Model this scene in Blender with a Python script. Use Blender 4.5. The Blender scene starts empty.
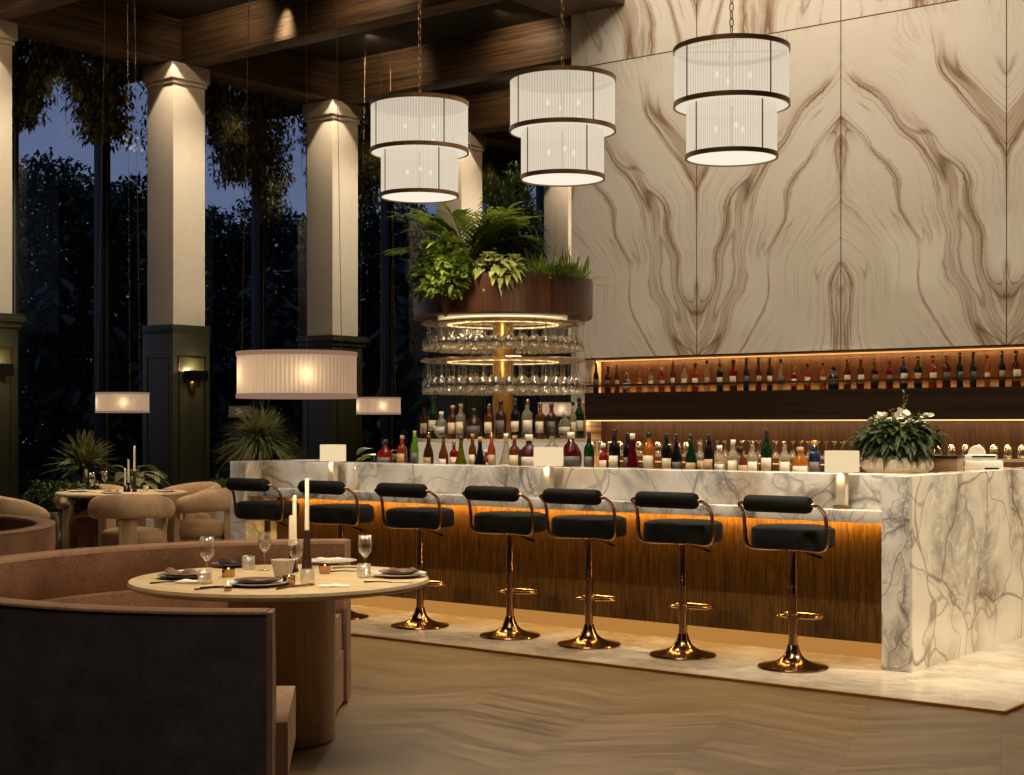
import bpy, bmesh, math, random
from mathutils import Vector, Matrix
random.seed(7)
PI = math.pi
SC = bpy.context.scene
COL = SC.collection
H = 1.38
FX, FY, RX, RY = -.617, .787, .787, .617
FL = 1500.0

def PD(px, D):                      # plan position at picture column px, distance D
    lat = (px - 512) / FL * D
    return (FX * D + RX * lat, FY * D + RY * lat)
def PY(px, Y):                      # plan position on the line Y = const
    r = (px - 512) / FL
    D = Y / (FY + RY * r)
    return (D * (FX + RX * r), Y)
def PZ(py, D): return H - (py - 424) / FL * D
def ZD(py, z): return (H - z) * FL / (py - 424)

# ------------------------------------------------------------ geometry collector
class G:
    def __init__(s):
        s.v = []; s.f = []; s.sm = []
    def add(s, vs, fs, M=None, smooth=True):
        b = len(s.v)
        if M is None: s.v += [tuple(v) for v in vs]
        else: s.v += [tuple(M @ Vector(v)) for v in vs]
        for f in fs:
            s.f.append([b + i for i in f]); s.sm.append(smooth)
        return s
    def box(s, c, d, bev=0, rz=0, M=None, seg=2, smooth=None):
        bm = bmesh.new()
        bmesh.ops.create_cube(bm, size=1)
        bmesh.ops.scale(bm, vec=d, verts=bm.verts)
        if bev > 0:
            bmesh.ops.bevel(bm, geom=bm.edges[:] , offset=min(bev, min(d) * .49), segments=seg, profile=.5, affect='EDGES')
        T = Matrix.Translation(c) @ Matrix.Rotation(rz, 4, 'Z')
        if M is not None: T = M @ T
        bm.verts.ensure_lookup_table()
        s.add([v.co for v in bm.verts], [[v.index for v in f.verts] for f in bm.faces], T, (bev > 0) if smooth is None else smooth)
        bm.free(); return s
    def bx(s, x0, x1, y0, y1, z0, z1, bev=0):
        return s.box(((x0 + x1) / 2, (y0 + y1) / 2, (z0 + z1) / 2), (x1 - x0, y1 - y0, z1 - z0), bev)
    def lathe(s, prof, n=24, c=(0, 0, 0), M=None, smooth=True, closed=False, sx=1, sy=1):
        vs = []; fs = []
        for i in range(n):
            a = 2 * PI * i / n; ca, sa = math.cos(a), math.sin(a)
            for r, z in prof: vs.append((c[0] + r * ca * sx, c[1] + r * sa * sy, c[2] + z))
        m = len(prof)
        for i in range(n):
            j = (i + 1) % n
            for k in range(m - 1 if not closed else m):
                k2 = (k + 1) % m
                if prof[k][0] < 1e-6 and prof[k2][0] < 1e-6: continue
                fs.append([i * m + k, j * m + k, j * m + k2, i * m + k2])
        if not closed:
            if prof[0][0] > 1e-6: fs.append([i * m for i in range(n)][::-1])
            if prof[-1][0] > 1e-6: fs.append([i * m + m - 1 for i in range(n)])
        return s.add(vs, fs, M, smooth)
    def arc(s, prof, a0, a1, n=32, c=(0, 0, 0), M=None, smooth=True, cap=True):   # closed (r,z) section swept around z
        vs = []; fs = []; m = len(prof)
        for i in range(n + 1):
            a = a0 + (a1 - a0) * i / n; ca, sa = math.cos(a), math.sin(a)
            for r, z in prof: vs.append((c[0] + r * ca, c[1] + r * sa, c[2] + z))
        for i in range(n):
            for k in range(m):
                k2 = (k + 1) % m
                fs.append([i * m + k, (i + 1) * m + k, (i + 1) * m + k2, i * m + k2])
        if cap:
            fs.append(list(range(m))); fs.append([n * m + k for k in range(m)][::-1])
        return s.add(vs, fs, M, smooth)
    def tube(s, pts, r, n=8, closed=False, M=None, caps=True):
        P = [Vector(p) for p in pts]; N = len(P)
        R = r if isinstance(r, (list, tuple)) else [r] * N
        vs = []; fs = []; prev = None
        for i, p in enumerate(P):
            if closed: t = (P[(i + 1) % N] - P[i - 1])
            elif i == 0: t = P[1] - P[0]
            elif i == N - 1: t = P[-1] - P[-2]
            else: t = P[i + 1] - P[i - 1]
            t.normalize()
            if prev is None:
                u = t.cross(Vector((0, 0, 1)))
                if u.length < .1: u = t.cross(Vector((1, 0, 0)))
            else:
                u = prev - t * prev.dot(t)
            u.normalize(); w = t.cross(u); prev = u
            for k in range(n):
                a = 2 * PI * k / n
                vs.append(p + (u * math.cos(a) + w * math.sin(a)) * R[i])
        for i in range(N if closed else N - 1):
            j = (i + 1) % N
            for k in range(n):
                k2 = (k + 1) % n
                fs.append([i * n + k, j * n + k, j * n + k2, i * n + k2])
        if caps and not closed:
            fs.append(list(range(n))[::-1]); fs.append([(N - 1) * n + k for k in range(n)])
        return s.add(vs, fs, M, True)
    def mesh(s, name):
        me = bpy.data.meshes.new(name)
        me.from_pydata(s.v, [], s.f); me.update()
        me.polygons.foreach_set('use_smooth', s.sm)
        return me
    def out(s, name, mat, parent=None, loc=None, fixn=True, sharp=True):
        me = s.mesh(name)
        if fixn:
            bm = bmesh.new(); bm.from_mesh(me)
            bmesh.ops.recalc_face_normals(bm, faces=bm.faces); bm.to_mesh(me); bm.free()
        if sharp:
            try: me.set_sharp_from_angle(angle=math.radians(38))
            except Exception: pass
        me.materials.append(mat)
        return link(name, me, parent, loc)

def link(name, me, parent=None, loc=None):
    o = bpy.data.objects.new(name, me); COL.objects.link(o)
    if parent: o.parent = parent
    if loc: o.location = loc
    return o
def tag(o, label, cat, group=None, kind=None):
    o['label'] = label; o['category'] = cat
    if group: o['group'] = group
    if kind: o['kind'] = kind
    return o
def thing(name, label, cat, loc=(0, 0, 0), rz=0, group=None):
    o = bpy.data.objects.new(name, None); COL.objects.link(o)
    o.location = loc; o.rotation_euler = (0, 0, rz); o.empty_display_size = .1
    return tag(o, label, cat, group)
def struct(o):
    o['kind'] = 'structure'; return o
def dup(root, loc, rz=None, label=None, group=None, scale=None, matmap=None):
    def cp(o, par):
        c = o.copy(); COL.objects.link(c); c.parent = par
        if matmap and c.type == 'MESH' and o.name.split('.')[0] in matmap:
            c.data = matmap[o.name.split('.')[0]](o.data)
        for ch in list(o.children): cp(ch, c)
        return c
    r = cp(root, None); r.location = loc
    if rz is not None: r.rotation_euler = (0, 0, rz)
    if label: r['label'] = label
    if group: r['group'] = group
    if scale: r.scale = scale if hasattr(scale, '__len__') else (scale,) * 3
    return r

# ------------------------------------------------------------ materials
def srgb(r, g, b):
    f = lambda c: (c / 255 / 12.92) if c / 255 <= .04045 else ((c / 255 + .055) / 1.055) ** 2.4
    return (f(r), f(g), f(b), 1)
class N:
    """tiny node-tree builder"""
    def __init__(s, name):
        s.m = bpy.data.materials.new(name); s.m.use_nodes = True
        s.t = s.m.node_tree; s.t.nodes.clear()
        s.o = s.t.nodes.new('ShaderNodeOutputMaterial')
    def n(s, typ, **kw):
        nd = s.t.nodes.new('ShaderNode' + typ)
        for k, v in kw.items():
            if k.startswith('i_'):
                nd.inputs[int(k[2:]) if k[2:].isdigit() else k[2:].replace('_', ' ')].default_value = v
            else: setattr(nd, k, v)
        return nd
    def l(s, a, b):
        s.t.links.new(a, b)
    def put(s, nd, key, val):
        inp = nd.inputs[key]
        if hasattr(val, 'is_output') or hasattr(val, 'links'): s.l(val, inp)
        else: inp.default_value = val
    def math(s, op, a, b=0, c=None, clamp=False):
        nd = s.n('Math', operation=op); nd.use_clamp = clamp
        s.put(nd, 0, a); s.put(nd, 1, b)
        if c is not None: s.put(nd, 2, c)
        return nd.outputs[0]
    def mix(s, f, a, b):
        nd = s.n('Mix', data_type='RGBA'); s.put(nd, 0, f); s.put(nd, 6, a); s.put(nd, 7, b); return nd.outputs[2]
    def ramp(s, f, stops):
        nd = s.n('ValToRGB'); cr = nd.color_ramp
        while len(cr.elements) < len(stops): cr.elements.new(.5)
        for e, (p, c) in zip(cr.elements, stops): e.position = p; e.color = c
        s.l(f, nd.inputs[0]); return nd.outputs[0]
    def mr(s, v, a, b, c=0, d=1, smooth=True):
        nd = s.n('MapRange'); nd.interpolation_type = 'SMOOTHSTEP' if smooth else 'LINEAR'
        s.put(nd, 0, v); nd.inputs[1].default_value = a; nd.inputs[2].default_value = b
        nd.inputs[3].default_value = c; nd.inputs[4].default_value = d; return nd.outputs[0]
    def pos(s, obj=False):
        return s.n('TexCoord').outputs['Object'] if obj else s.n('NewGeometry').outputs['Position']
    def xyz(s, v):
        nd = s.n('SeparateXYZ'); s.l(v, nd.inputs[0]); return nd.outputs
    def vec(s, x, y, z):
        nd = s.n('CombineXYZ'); s.put(nd, 0, x); s.put(nd, 1, y); s.put(nd, 2, z); return nd.outputs[0]
    def noise(s, v, scale, detail=3, rough=.5, dist=0, out=0):
        nd = s.n('TexNoise'); s.l(v, nd.inputs['Vector']); nd.inputs['Scale'].default_value = scale
        nd.inputs['Detail'].default_value = detail; nd.inputs['Roughness'].default_value = rough
        nd.inputs['Distortion'].default_value = dist; return nd.outputs[out]
    def bsdf(s, col, rough=.5, metal=0, bump=None, bs=.2, bd=.01, spec=.5, coat=0, coatr=.1, **kw):
        b = s.n('BsdfPrincipled'); s.put(b, 'Base Color', col); s.put(b, 'Roughness', rough); s.put(b, 'Metallic', metal)
        s.put(b, 'Specular IOR Level', spec); s.put(b, 'Coat Weight', coat); s.put(b, 'Coat Roughness', coatr)
        for k, v in kw.items(): s.put(b, k.replace('_', ' '), v)
        if bump is not None:
            bn = s.n('Bump'); bn.inputs['Strength'].default_value = bs; bn.inputs['Distance'].default_value = bd
            s.l(bump, bn.inputs['Height']); s.l(bn.outputs[0], b.inputs['Normal'])
        return b
    def done(s, sh):
        s.l(sh.outputs[0] if hasattr(sh, 'outputs') else sh, s.o.inputs[0]); return s.m

def plain(name, col, rough=.5, metal=0, **kw):
    k = N(name)
    # slight tonal variation keeps it from looking flat
    nz = k.noise(k.pos(True), 14, 2)
    c2 = tuple(x * .86 for x in col[:3]) + (1,)
    return k.done(k.bsdf(k.mix(nz, col, c2), rough, metal, **kw))
def emit(name, col, st):
    k = N(name); e = k.n('Emission'); e.inputs[0].default_value = col; e.inputs[1].default_value = st
    return k.done(e)
def ridge(k, n, w):                 # thin vein where noise crosses .5
    a = k.math('ABSOLUTE', k.math('SUBTRACT', n, .5))
    return k.mr(a, 0, w, 1, 0)

def mat_marble_wall():
    k = N('marble_gold_veined_slabs')
    p = k.xyz(k.pos())
    W = 1.535
    u = k.math('PINGPONG', k.math('ADD', p[0], 6.12 + 10 * W), W)     # 0 at the seam of the tall peak
    z = k.math('ADD', p[2], k.math('MULTIPLY', k.math('GREATER_THAN', p[2], 5.08), 4.3))
    # direction along the veins: down and away from the peak seam
    q = k.math('ADD', k.math('MULTIPLY', u, .90), k.math('MULTIPLY', z, .40))
    r = k.math('SUBTRACT', k.math('MULTIPLY', z, .90), k.math('MULTIPLY', u, .40))
    warp = k.noise(k.vec(k.math('MULTIPLY', u, 1), z, 3), .95, 1, .5)
    warp2 = k.noise(k.vec(u, z, 9), 6.5, 4, .65)
    qd = k.math('ADD', q, k.math('ADD', k.math('MULTIPLY', k.math('SUBTRACT', warp, .5), .75), k.math('MULTIPLY', k.math('SUBTRACT', warp2, .5), .06)))
    v1 = k.noise(k.vec(k.math('MULTIPLY', qd, 3.0), k.math('MULTIPLY', r, .34), 1.3), 1, 0, .5)
    v2 = k.noise(k.vec(k.math('MULTIPLY', qd, 6.5), k.math('MULTIPLY', r, .42), 6.1), 1, 1, .5)
    v3 = k.noise(k.vec(k.math('MULTIPLY', qd, 17), k.math('MULTIPLY', r, .8), 2.7), 1, 2, .6)
    m1 = k.mr(k.noise(k.vec(u, z, 20), .9, 2), .33, .50)
    m2 = k.mr(k.noise(k.vec(u, z, 31), 1.3, 2), .44, .62)
    wide = ridge(k, v1, .085)
    band = k.math('MULTIPLY', wide, m1)
    thin = k.math('MULTIPLY', ridge(k, v2, .016), k.mr(k.noise(k.vec(u, z, 57), 1.2, 2), .46, .60))
    fine = k.math('MULTIPLY', ridge(k, v3, .055), k.math('MAXIMUM', k.math('MULTIPLY', m2, .30), band))
    core = k.math('MAXIMUM', ridge(k, v1, .013), k.math('MAXIMUM', k.math('MULTIPLY', ridge(k, k.math('ADD', v1, .055), .008), .7), k.math('MULTIPLY', ridge(k, k.math('SUBTRACT', v1, .035), .006), .8)))
    tone = k.noise(k.vec(u, z, 12), 1.1, 3)
    base = k.mix(tone, srgb(228, 222, 212), srgb(204, 196, 184))
    gold = k.mix(k.noise(k.vec(u, z, 44), 2.0, 2), srgb(160, 116, 68), srgb(136, 114, 92))
    c = k.mix(k.math('MULTIPLY', k.math('MULTIPLY', band, .62), k.mr(v3, .32, .62, .25, 1)), base, gold)
    c = k.mix(k.math('MULTIPLY', fine, .75), c, gold)
    c = k.mix(k.math('MULTIPLY', thin, .5), c, srgb(128, 100, 74))
    c = k.mix(k.math('MULTIPLY', k.math('MULTIPLY', core, m1), .62), c, srgb(98, 76, 58))
    # joints between the slabs
    ju = k.math('MINIMUM', u, k.math('SUBTRACT', W, u))
    j = k.math('MAXIMUM', k.math('LESS_THAN', ju, .005), k.math('LESS_THAN', k.math('ABSOLUTE', k.math('SUBTRACT', p[2], 5.08)), .006))
    c = k.mix(j, c, srgb(90, 74, 60))
    return k.done(k.bsdf(c, .04, spec=.9))
def mat_marble_bar(name, seed, sc=1.0, warm=0, gold=.3, contrast=1):
    k = N(name)
    P = k.n('VectorMath', operation='ADD'); k.l(k.pos(), P.inputs[0]); P.inputs[1].default_value = (seed, seed * 1.7, seed * .3)
    v = P.outputs[0]
    w = k.n('TexNoise'); k.l(v, w.inputs['Vector']); w.inputs['Scale'].default_value = 1.3 * sc; w.inputs['Detail'].default_value = 2.5
    ws = k.n('VectorMath', operation='SCALE'); k.l(w.outputs['Color'], ws.inputs[0]); ws.inputs['Scale'].default_value = .75 / sc
    wv = k.n('VectorMath', operation='ADD'); k.l(v, wv.inputs[0]); k.l(ws.outputs[0], wv.inputs[1])
    mp = k.n('Mapping'); k.l(wv.outputs[0], mp.inputs[0]); mp.inputs['Scale'].default_value = (1.5, 1.5, .8); mp.inputs['Rotation'].default_value = (.5, .45, 0)
    vo = k.n('TexVoronoi', feature='DISTANCE_TO_EDGE'); k.l(mp.outputs[0], vo.inputs['Vector']); vo.inputs['Scale'].default_value = 1.7 * sc
    vo2 = k.n('TexVoronoi', feature='DISTANCE_TO_EDGE'); k.l(mp.outputs[0], vo2.inputs['Vector']); vo2.inputs['Scale'].default_value = 4.6 * sc
    msk = k.mr(k.noise(v, 1.3 * sc, 2), .38, .60)
    wide = k.mr(vo.outputs[0], 0, .30, 1, 0)
    edge = k.mr(vo.outputs[0], 0, .022, 1, 0)
    sm = k.math('MULTIPLY', k.mr(vo2.outputs[0], 0, .07, 1, 0), k.math('MULTIPLY', msk, wide))
    mott = k.mr(k.noise(wv.outputs[0], 9 * sc, 6, .75), .38, .60)
    thin = ridge(k, k.noise(wv.outputs[0], 2.2 * sc, 2, .5), .012)
    blot = k.math('MULTIPLY', k.mr(k.noise(wv.outputs[0], 1.5 * sc, 3, .6), .49, .62), k.mr(k.noise(wv.outputs[0], 11 * sc, 5, .75), .36, .60))
    gpat = k.math('MULTIPLY', k.mr(k.noise(wv.outputs[0], .8 * sc, 1), .50, .60), k.mr(k.noise(v, 2.0 * sc, 3), .50, .64))
    base = k.mix(k.noise(v, 2, 3), srgb(246, 242, 236) if not warm else srgb(244, 238, 222), srgb(232, 227, 221) if not warm else srgb(228, 219, 200))
    grey = k.mix(k.mr(k.noise(v, 1.1 * sc, 2), .4, .4 + .35 / max(gold, .01)), srgb(118, 114, 112) if not warm else srgb(136, 122, 102), srgb(152, 130, 92))
    c = k.mix(k.math('MULTIPLY', k.math('MULTIPLY', wide, msk), k.math('MULTIPLY', k.mr(mott, 0, 1, .2, 1), 1.0 * contrast)), base, grey)
    c = k.mix(k.math('MULTIPLY', blot, .55 * contrast), c, srgb(138, 132, 126))
    c = k.mix(k.math('MULTIPLY', gpat, .9 * gold), c, srgb(176, 144, 92))
    c = k.mix(k.math('MULTIPLY', sm, .5 * contrast), c, srgb(110, 106, 104))
    c = k.mix(k.math('MULTIPLY', edge, .6 * contrast), c, srgb(98, 92, 90) if not warm else srgb(122, 106, 86))
    c = k.mix(k.math('MULTIPLY', thin, .45 * contrast), c, srgb(120, 112, 108))
    return k.done(k.bsdf(c, .12, spec=.5))
def mat_wood(name, dark, light, axis='x', scale=1, rough=.45, coat=0, mul=1.0, contrast=(.35, .68), spec=.5, obj=False):
    k = N(name)
    p = k.xyz(k.pos(obj)); s = 2.0 * scale; L = .10 * scale * 2; 
    sc = {'x': (L * 1.2, s * 7, s * 7), 'y': (s * 7, L * 1.2, s * 7), 'z': (s * 9, s * 9, L * 5)}[axis]
    v = k.vec(*[k.math('MULTIPLY', p[i], sc[i]) for i in range(3)])
    g1 = k.noise(v, 1, 5, .65, .4)
    v2 = k.vec(*[k.math('MULTIPLY', p[i], sc[i] * 5) for i in range(3)])
    g2 = k.noise(v2, 1, 3, .6)
    g = k.math('ADD', k.math('MULTIPLY', g1, .6), k.math('MULTIPLY', g2, .4))
    c = k.mix(k.mr(g, *contrast), dark, light)
    return k.done(k.bsdf(c, rough, bump=g, bs=.25, bd=.004, coat=coat, spec=spec))
def mat_fabric(name, c1, c2, scale=1, rough=.9, sheen=.3, bumpd=.002):
    k = N(name)
    p = k.pos(True)
    mp = k.n('Mapping'); k.l(p, mp.inputs[0]); mp.inputs['Scale'].default_value = (1, 1, 3)
    n1 = k.noise(mp.outputs[0], 60 * scale, 3, .7); n2 = k.noise(p, 4 * scale, 4, .6)
    f = k.math('ADD', k.math('MULTIPLY', n1, .5), k.math('MULTIPLY', n2, .5))
    b = k.bsdf(k.mix(k.mr(f, .35, .65), c1, c2), rough, bump=n1, bs=.4, bd=bumpd, spec=.2)
    b.inputs['Sheen Weight'].default_value = sheen; b.inputs['Sheen Roughness'].default_value = .5
    b.inputs['Sheen Tint'].default_value = c2
    return k.done(b)
def mat_glass(name, tint=(1, 1, 1, 1), gl=.12, rough=.02, body=None, bw=.25):
    """thin clear glass: see-through with a mirror-like sheen that grows at grazing angles"""
    k = N(name)
    tr = k.n('BsdfTransparent'); tr.inputs[0].default_value = tint
    gs = k.n('BsdfGlossy'); gs.inputs['Roughness'].default_value = rough
    gs.inputs[0].default_value = (1, 1, 1, 1)
    lw = k.n('LayerWeight'); lw.inputs[0].default_value = .35
    f = k.math('ADD', k.math('MULTIPLY', lw.outputs['Facing'], .55 if gl > .1 else .25), gl * .4)
    m = k.n('MixShader'); k.l(f, m.inputs[0]); k.l(tr.outputs[0], m.inputs[1]); k.l(gs.outputs[0], m.inputs[2])
    sh = m
    if body is not None:
        df = k.n('BsdfTranslucent'); df.inputs[0].default_value = body
        d2 = k.n('BsdfDiffuse'); d2.inputs[0].default_value = body
        ad = k.n('MixShader'); ad.inputs[0].default_value = .5; k.l(df.outputs[0], ad.inputs[1]); k.l(d2.outputs[0], ad.inputs[2])
        m2 = k.n('MixShader'); m2.inputs[0].default_value = bw; k.l(m.outputs[0], m2.inputs[1]); k.l(ad.outputs[0], m2.inputs[2]); sh = m2
    return k.done(sh)
def mat_leaf(name, c1, c2, trans=.35, rough=.5):
    k = N(name)
    oi = k.noise(k.pos(), 9, 2)
    c = k.mix(k.mr(oi, .35, .65), c1, c2)
    b = k.bsdf(c, rough, spec=.4)
    t = k.n('BsdfTranslucent'); k.l(c, t.inputs[0])
    m = k.n('MixShader'); m.inputs[0].default_value = trans; k.l(b.outputs[0], m.inputs[1]); k.l(t.outputs[0], m.inputs[2])
    return k.done(m)
def mat_floor():
    k = N('wood_chevron_floor')
    p = k.xyz(k.pos())
    W, PL = .62, .14
    ca, sa = math.cos(.35), math.sin(.35)
    x = k.math('ADD', k.math('MULTIPLY', p[0], ca), k.math('MULTIPLY', p[1], sa))
    y = k.math('SUBTRACT', k.math('MULTIPLY', p[1], ca), k.math('MULTIPLY', p[0], sa))
    pp = k.math('PINGPONG', x, W)
    y2 = k.math('ADD', y, k.math('MULTIPLY', pp, .55))
    iu = k.math('FLOOR', k.math('DIVIDE', x, W)); iv = k.math('FLOOR', k.math('DIVIDE', y2, PL))
    wn = k.n('TexWhiteNoise'); wn.noise_dimensions = '2D'; k.l(k.vec(iu, iv, 0), wn.inputs['Vector'])
    rnd = wn.outputs[0]
    fr = k.math('FRACT', k.math('DIVIDE', y2, PL))
    gap = k.math('LESS_THAN', k.math('MINIMUM', fr, k.math('SUBTRACT', 1, fr)), .02)
    fu = k.math('FRACT', k.math('DIVIDE', x, W))
    gap = k.math('MAXIMUM', gap, k.math('LESS_THAN', k.math('MINIMUM', fu, k.math('SUBTRACT', 1, fu)), .004))
    g = k.noise(k.vec(k.math('ADD', k.math('MULTIPLY', x, 2.2), k.math('MULTIPLY', rnd, 30)), k.math('MULTIPLY', y2, 22), rnd), 1, 5, .65, .6)
    big = k.noise(k.pos(), .8, 3)
    f = k.math('ADD', k.math('ADD', k.math('MULTIPLY', g, .66), k.math('MULTIPLY', rnd, .07)), k.math('MULTIPLY', big, .25))
    c = k.mix(k.mr(f, .32, .66), srgb(70, 55, 40), srgb(136, 112, 84))
    c = k.mix(k.math('MULTIPLY', gap, .45), c, srgb(48, 40, 33))
    rg = k.mr(g, .3, .7, .34, .5)
    return k.done(k.bsdf(c, rg, bump=g, bs=.15, bd=.003, spec=.5))
def mat_platform():
    k = N('cream_marble_platform')
    p = k.pos()
    w = k.n('TexNoise'); k.l(p, w.inputs['Vector']); w.inputs['Scale'].default_value = 1.2; w.inputs['Detail'].default_value = 4
    ws = k.n('VectorMath', operation='SCALE'); k.l(w.outputs['Color'], ws.inputs[0]); ws.inputs['Scale'].default_value = .8
    wv = k.n('VectorMath', operation='ADD'); k.l(p, wv.inputs[0]); k.l(ws.outputs[0], wv.inputs[1])
    mp = k.n('Mapping'); k.l(wv.outputs[0], mp.inputs[0]); mp.inputs['Scale'].default_value = (.7, 2, 1)
    n1 = k.noise(mp.outputs[0], 1.7, 5, .6)
    v = ridge(k, n1, .05); t = k.mr(k.noise(p, 5, 4, .7), .3, .7)
    c = k.mix(t, srgb(214, 205, 190), srgb(190, 180, 163))
    c = k.mix(k.math('MULTIPLY', v, .5), c, srgb(160, 142, 118))
    return k.done(k.bsdf(c, .16, spec=.5))

M = {}
M['wall_marble'] = mat_marble_wall()
M['bar_marble'] = mat_marble_bar('white_marble_bar_front', 3.1, .9, 0, .6)
M['end_marble'] = mat_marble_bar('white_marble_grey_bands', 12.4, .72, 1, .25, 1.1)
M['edge_marble'] = mat_marble_bar('grey_cloud_marble', 21.7, 1.9, 0, .05, 1.0)
M['platform'] = mat_platform()
M['floor'] = mat_floor()
M['bar_wood'] = mat_wood('bar_front_walnut', srgb(46, 30, 13), srgb(112, 78, 34), 'z', 3.4, .25, contrast=(.32, .70))
M['niche_wood'] = mat_wood('niche_walnut', srgb(34, 21, 12), srgb(82, 52, 28), 'z', 2.6, .45)
M['band_wood'] = mat_wood('dark_band_walnut', srgb(30, 18, 10), srgb(58, 38, 23), 'x', 1.2, .35)
M['beam_x'] = mat_wood('beam_wood_grain_x', srgb(34, 25, 18), srgb(112, 88, 64), 'x', 2.6, .55, contrast=(.38, .62))
M['beam_y'] = mat_wood('beam_wood_grain_y', srgb(34, 25, 18), srgb(112, 88, 64), 'y', 2.6, .55, contrast=(.38, .62))
M['ceiling'] = mat_wood('dark_ceiling_boards', srgb(22, 17, 13), srgb(40, 31, 24), 'x', .8, .7)
M['drum_wood'] = mat_wood('planter_walnut', srgb(46, 26, 17), srgb(84, 52, 34), 'z', 1.3, .3)
M['table_wood'] = mat_wood('pale_oak', srgb(172, 150, 112), srgb(206, 186, 148), 'x', .9, .4, contrast=(.3, .7))
M['pedestal_wood'] = mat_wood('pale_oak_upright', srgb(158, 132, 100), srgb(196, 170, 134), 'z', .8, .45, contrast=(.3, .7))
M['chair_wood'] = mat_wood('chair_leg_ash', srgb(140, 112, 80), srgb(186, 158, 120), 'z', 1.2, .45)
M['white_paint'] = plain('cream_column_paint', srgb(226, 214, 196), .55)
M['green_paint'] = plain('dark_green_panelling', srgb(46, 46, 31), .38)
M['brass'] = plain('aged_brass', srgb(150, 108, 60), .28, 1)
M['brass_line'] = plain('brass_inlay', srgb(176, 124, 62), .35, .8)
M['bronze'] = plain('brushed_bronze', srgb(148, 116, 82), .42, .7)
M['copper'] = plain('polished_rose_gold', srgb(188, 150, 120), .15, 1)
M['gold'] = plain('satin_gold', srgb(204, 154, 84), .32, .6)
M['black_metal'] = plain('black_metal', srgb(22, 20, 20), .35, .5)
M['black_fabric'] = mat_fabric('black_stool_fabric', srgb(11, 11, 11), srgb(25, 25, 24), 1.2, .75, .15)
M['booth_in'] = mat_fabric('mauve_brown_booth_velvet', srgb(92, 66, 52), srgb(134, 100, 78), 1, .85, .35)
M['booth_out'] = mat_fabric('charcoal_brown_booth_linen', srgb(60, 58, 64), srgb(92, 86, 92), 1.6, .9, .1)
M['booth_pipe'] = mat_fabric('tan_booth_piping', srgb(128, 98, 78), srgb(160, 126, 100), 1.4, .8, .2)
M['booth_seat'] = mat_fabric('taupe_seat_velvet', srgb(126, 98, 80), srgb(164, 132, 108), 1, .85, .35)
M['chair_fab'] = mat_fabric('camel_chair_velvet', srgb(150, 120, 92), srgb(194, 162, 128), 1.2, .8, .4)
M['chair_seat'] = mat_fabric('camel_seat_velvet', srgb(128, 100, 76), srgb(168, 136, 104), 1.2, .8, .4)
M['chair_dark'] = mat_fabric('brown_chair_seat', srgb(52, 38, 30), srgb(82, 62, 48), 1.2, .8, .3)
M['black_mull'] = plain('dark_mullion', srgb(24, 24, 28), .4, .3)
M['glint_line'] = plain('mullion_glint', srgb(120, 122, 136), .35, .6)  # glint on the mullions, put in as a pale strip
M['pane'] = mat_glass('window_pane_glass', (.92, .94, .96, 1), .06, .0)
M['glass'] = mat_glass('clear_stemware_glass', (.96, .965, .955, 1), .11, .03)
M['glass_rack'] = mat_glass('hanging_stemware_glass', (.90, .89, .86, 1), .34, .06)
M['shelf_glass'] = mat_glass('shelf_rail_glass', (.92, .9, .86, 1), .3, .05)
M['ceramic'] = plain('white_ceramic', srgb(232, 226, 218), .2)
M['dark_ceramic'] = plain('dark_plate_glaze', srgb(88, 80, 76), .3)
M['napkin_brown'] = mat_fabric('brown_napkin', srgb(96, 72, 60), srgb(128, 98, 82), 2, .9, .1)
M['napkin_white'] = mat_fabric('white_napkin', srgb(222, 214, 206), srgb(242, 236, 228), 2, .9, .1)
M['candle'] = plain('white_candle_wax', srgb(236, 228, 214), .5)
M['dark_brown'] = plain('dark_turned_wood', srgb(60, 38, 26), .3)
M['plastic'] = plain('off_white_plastic', srgb(232, 226, 212), .4)
M['soil'] = plain('dark_soil', srgb(34, 26, 20), .95)
M['planter_white'] = plain('pale_planter_render', srgb(206, 198, 184), .7)
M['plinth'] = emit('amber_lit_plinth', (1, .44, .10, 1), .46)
M['stone_top'] = plain('cream_stone_top', srgb(206, 190, 162), .3)
M['led_warm'] = emit('led_strip_amber', (1, .42, .10, 1), 1.5)
M['led_line'] = emit('led_line_warm', (1, .66, .30, 1), 1.4)
M['led_low'] = emit('led_strip_plinth', (1, .52, .16, 1), 6)
M['bulb'] = emit('lamp_bulb', (1, .80, .52, 1), 6)
M['bulb_soft'] = emit('soft_bulb', (1, .82, .58, 1), 7)
M['flame'] = emit('candle_glow', (1, .66, .25, 1), 5)
M['shade_cream'] = emit('lit_cream_shade', (1, .76, .44, 1), .86)
M['diffuser'] = emit('pendant_bottom_diffuser', (1, .90, .74, 1), .98)
# ------------------------------------------------------------ setting
XC, YC0, SY = -14.24, 9.02, 2.63            # column row: x, y of the first visible one, spacing
ZB, ZC, ZHI = 5.64, 6.16, 8.0               # beam underside, ceiling above the beams, high ceiling over the bar
YW = 12.7                                   # marble wall face
XWL = -9.17                                 # its free end
FZ = -.014
struct(G().bx(-15.9, 3, -4, 22, FZ - .12, FZ).out('floor', M['floor']))
pl = G(); pl.bx(-10.6, -2.59, 7.13, 13.6, FZ, 0)
pf = thing('marble_platform', 'cream marble floor strip edged in brass under the bar stools', 'floor area', (0, 0, 0)); pf['kind'] = 'structure'
del pf['category']; 
pl.out('marble_slab', M['platform'], pf)
e = G(); e.bx(-10.6, -2.575, 7.115, 7.13, FZ, .002); e.bx(-2.59, -2.575, 7.13, 13.6, FZ, .002)
e.out('edge_strip', M['brass_line'], pf)

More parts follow.
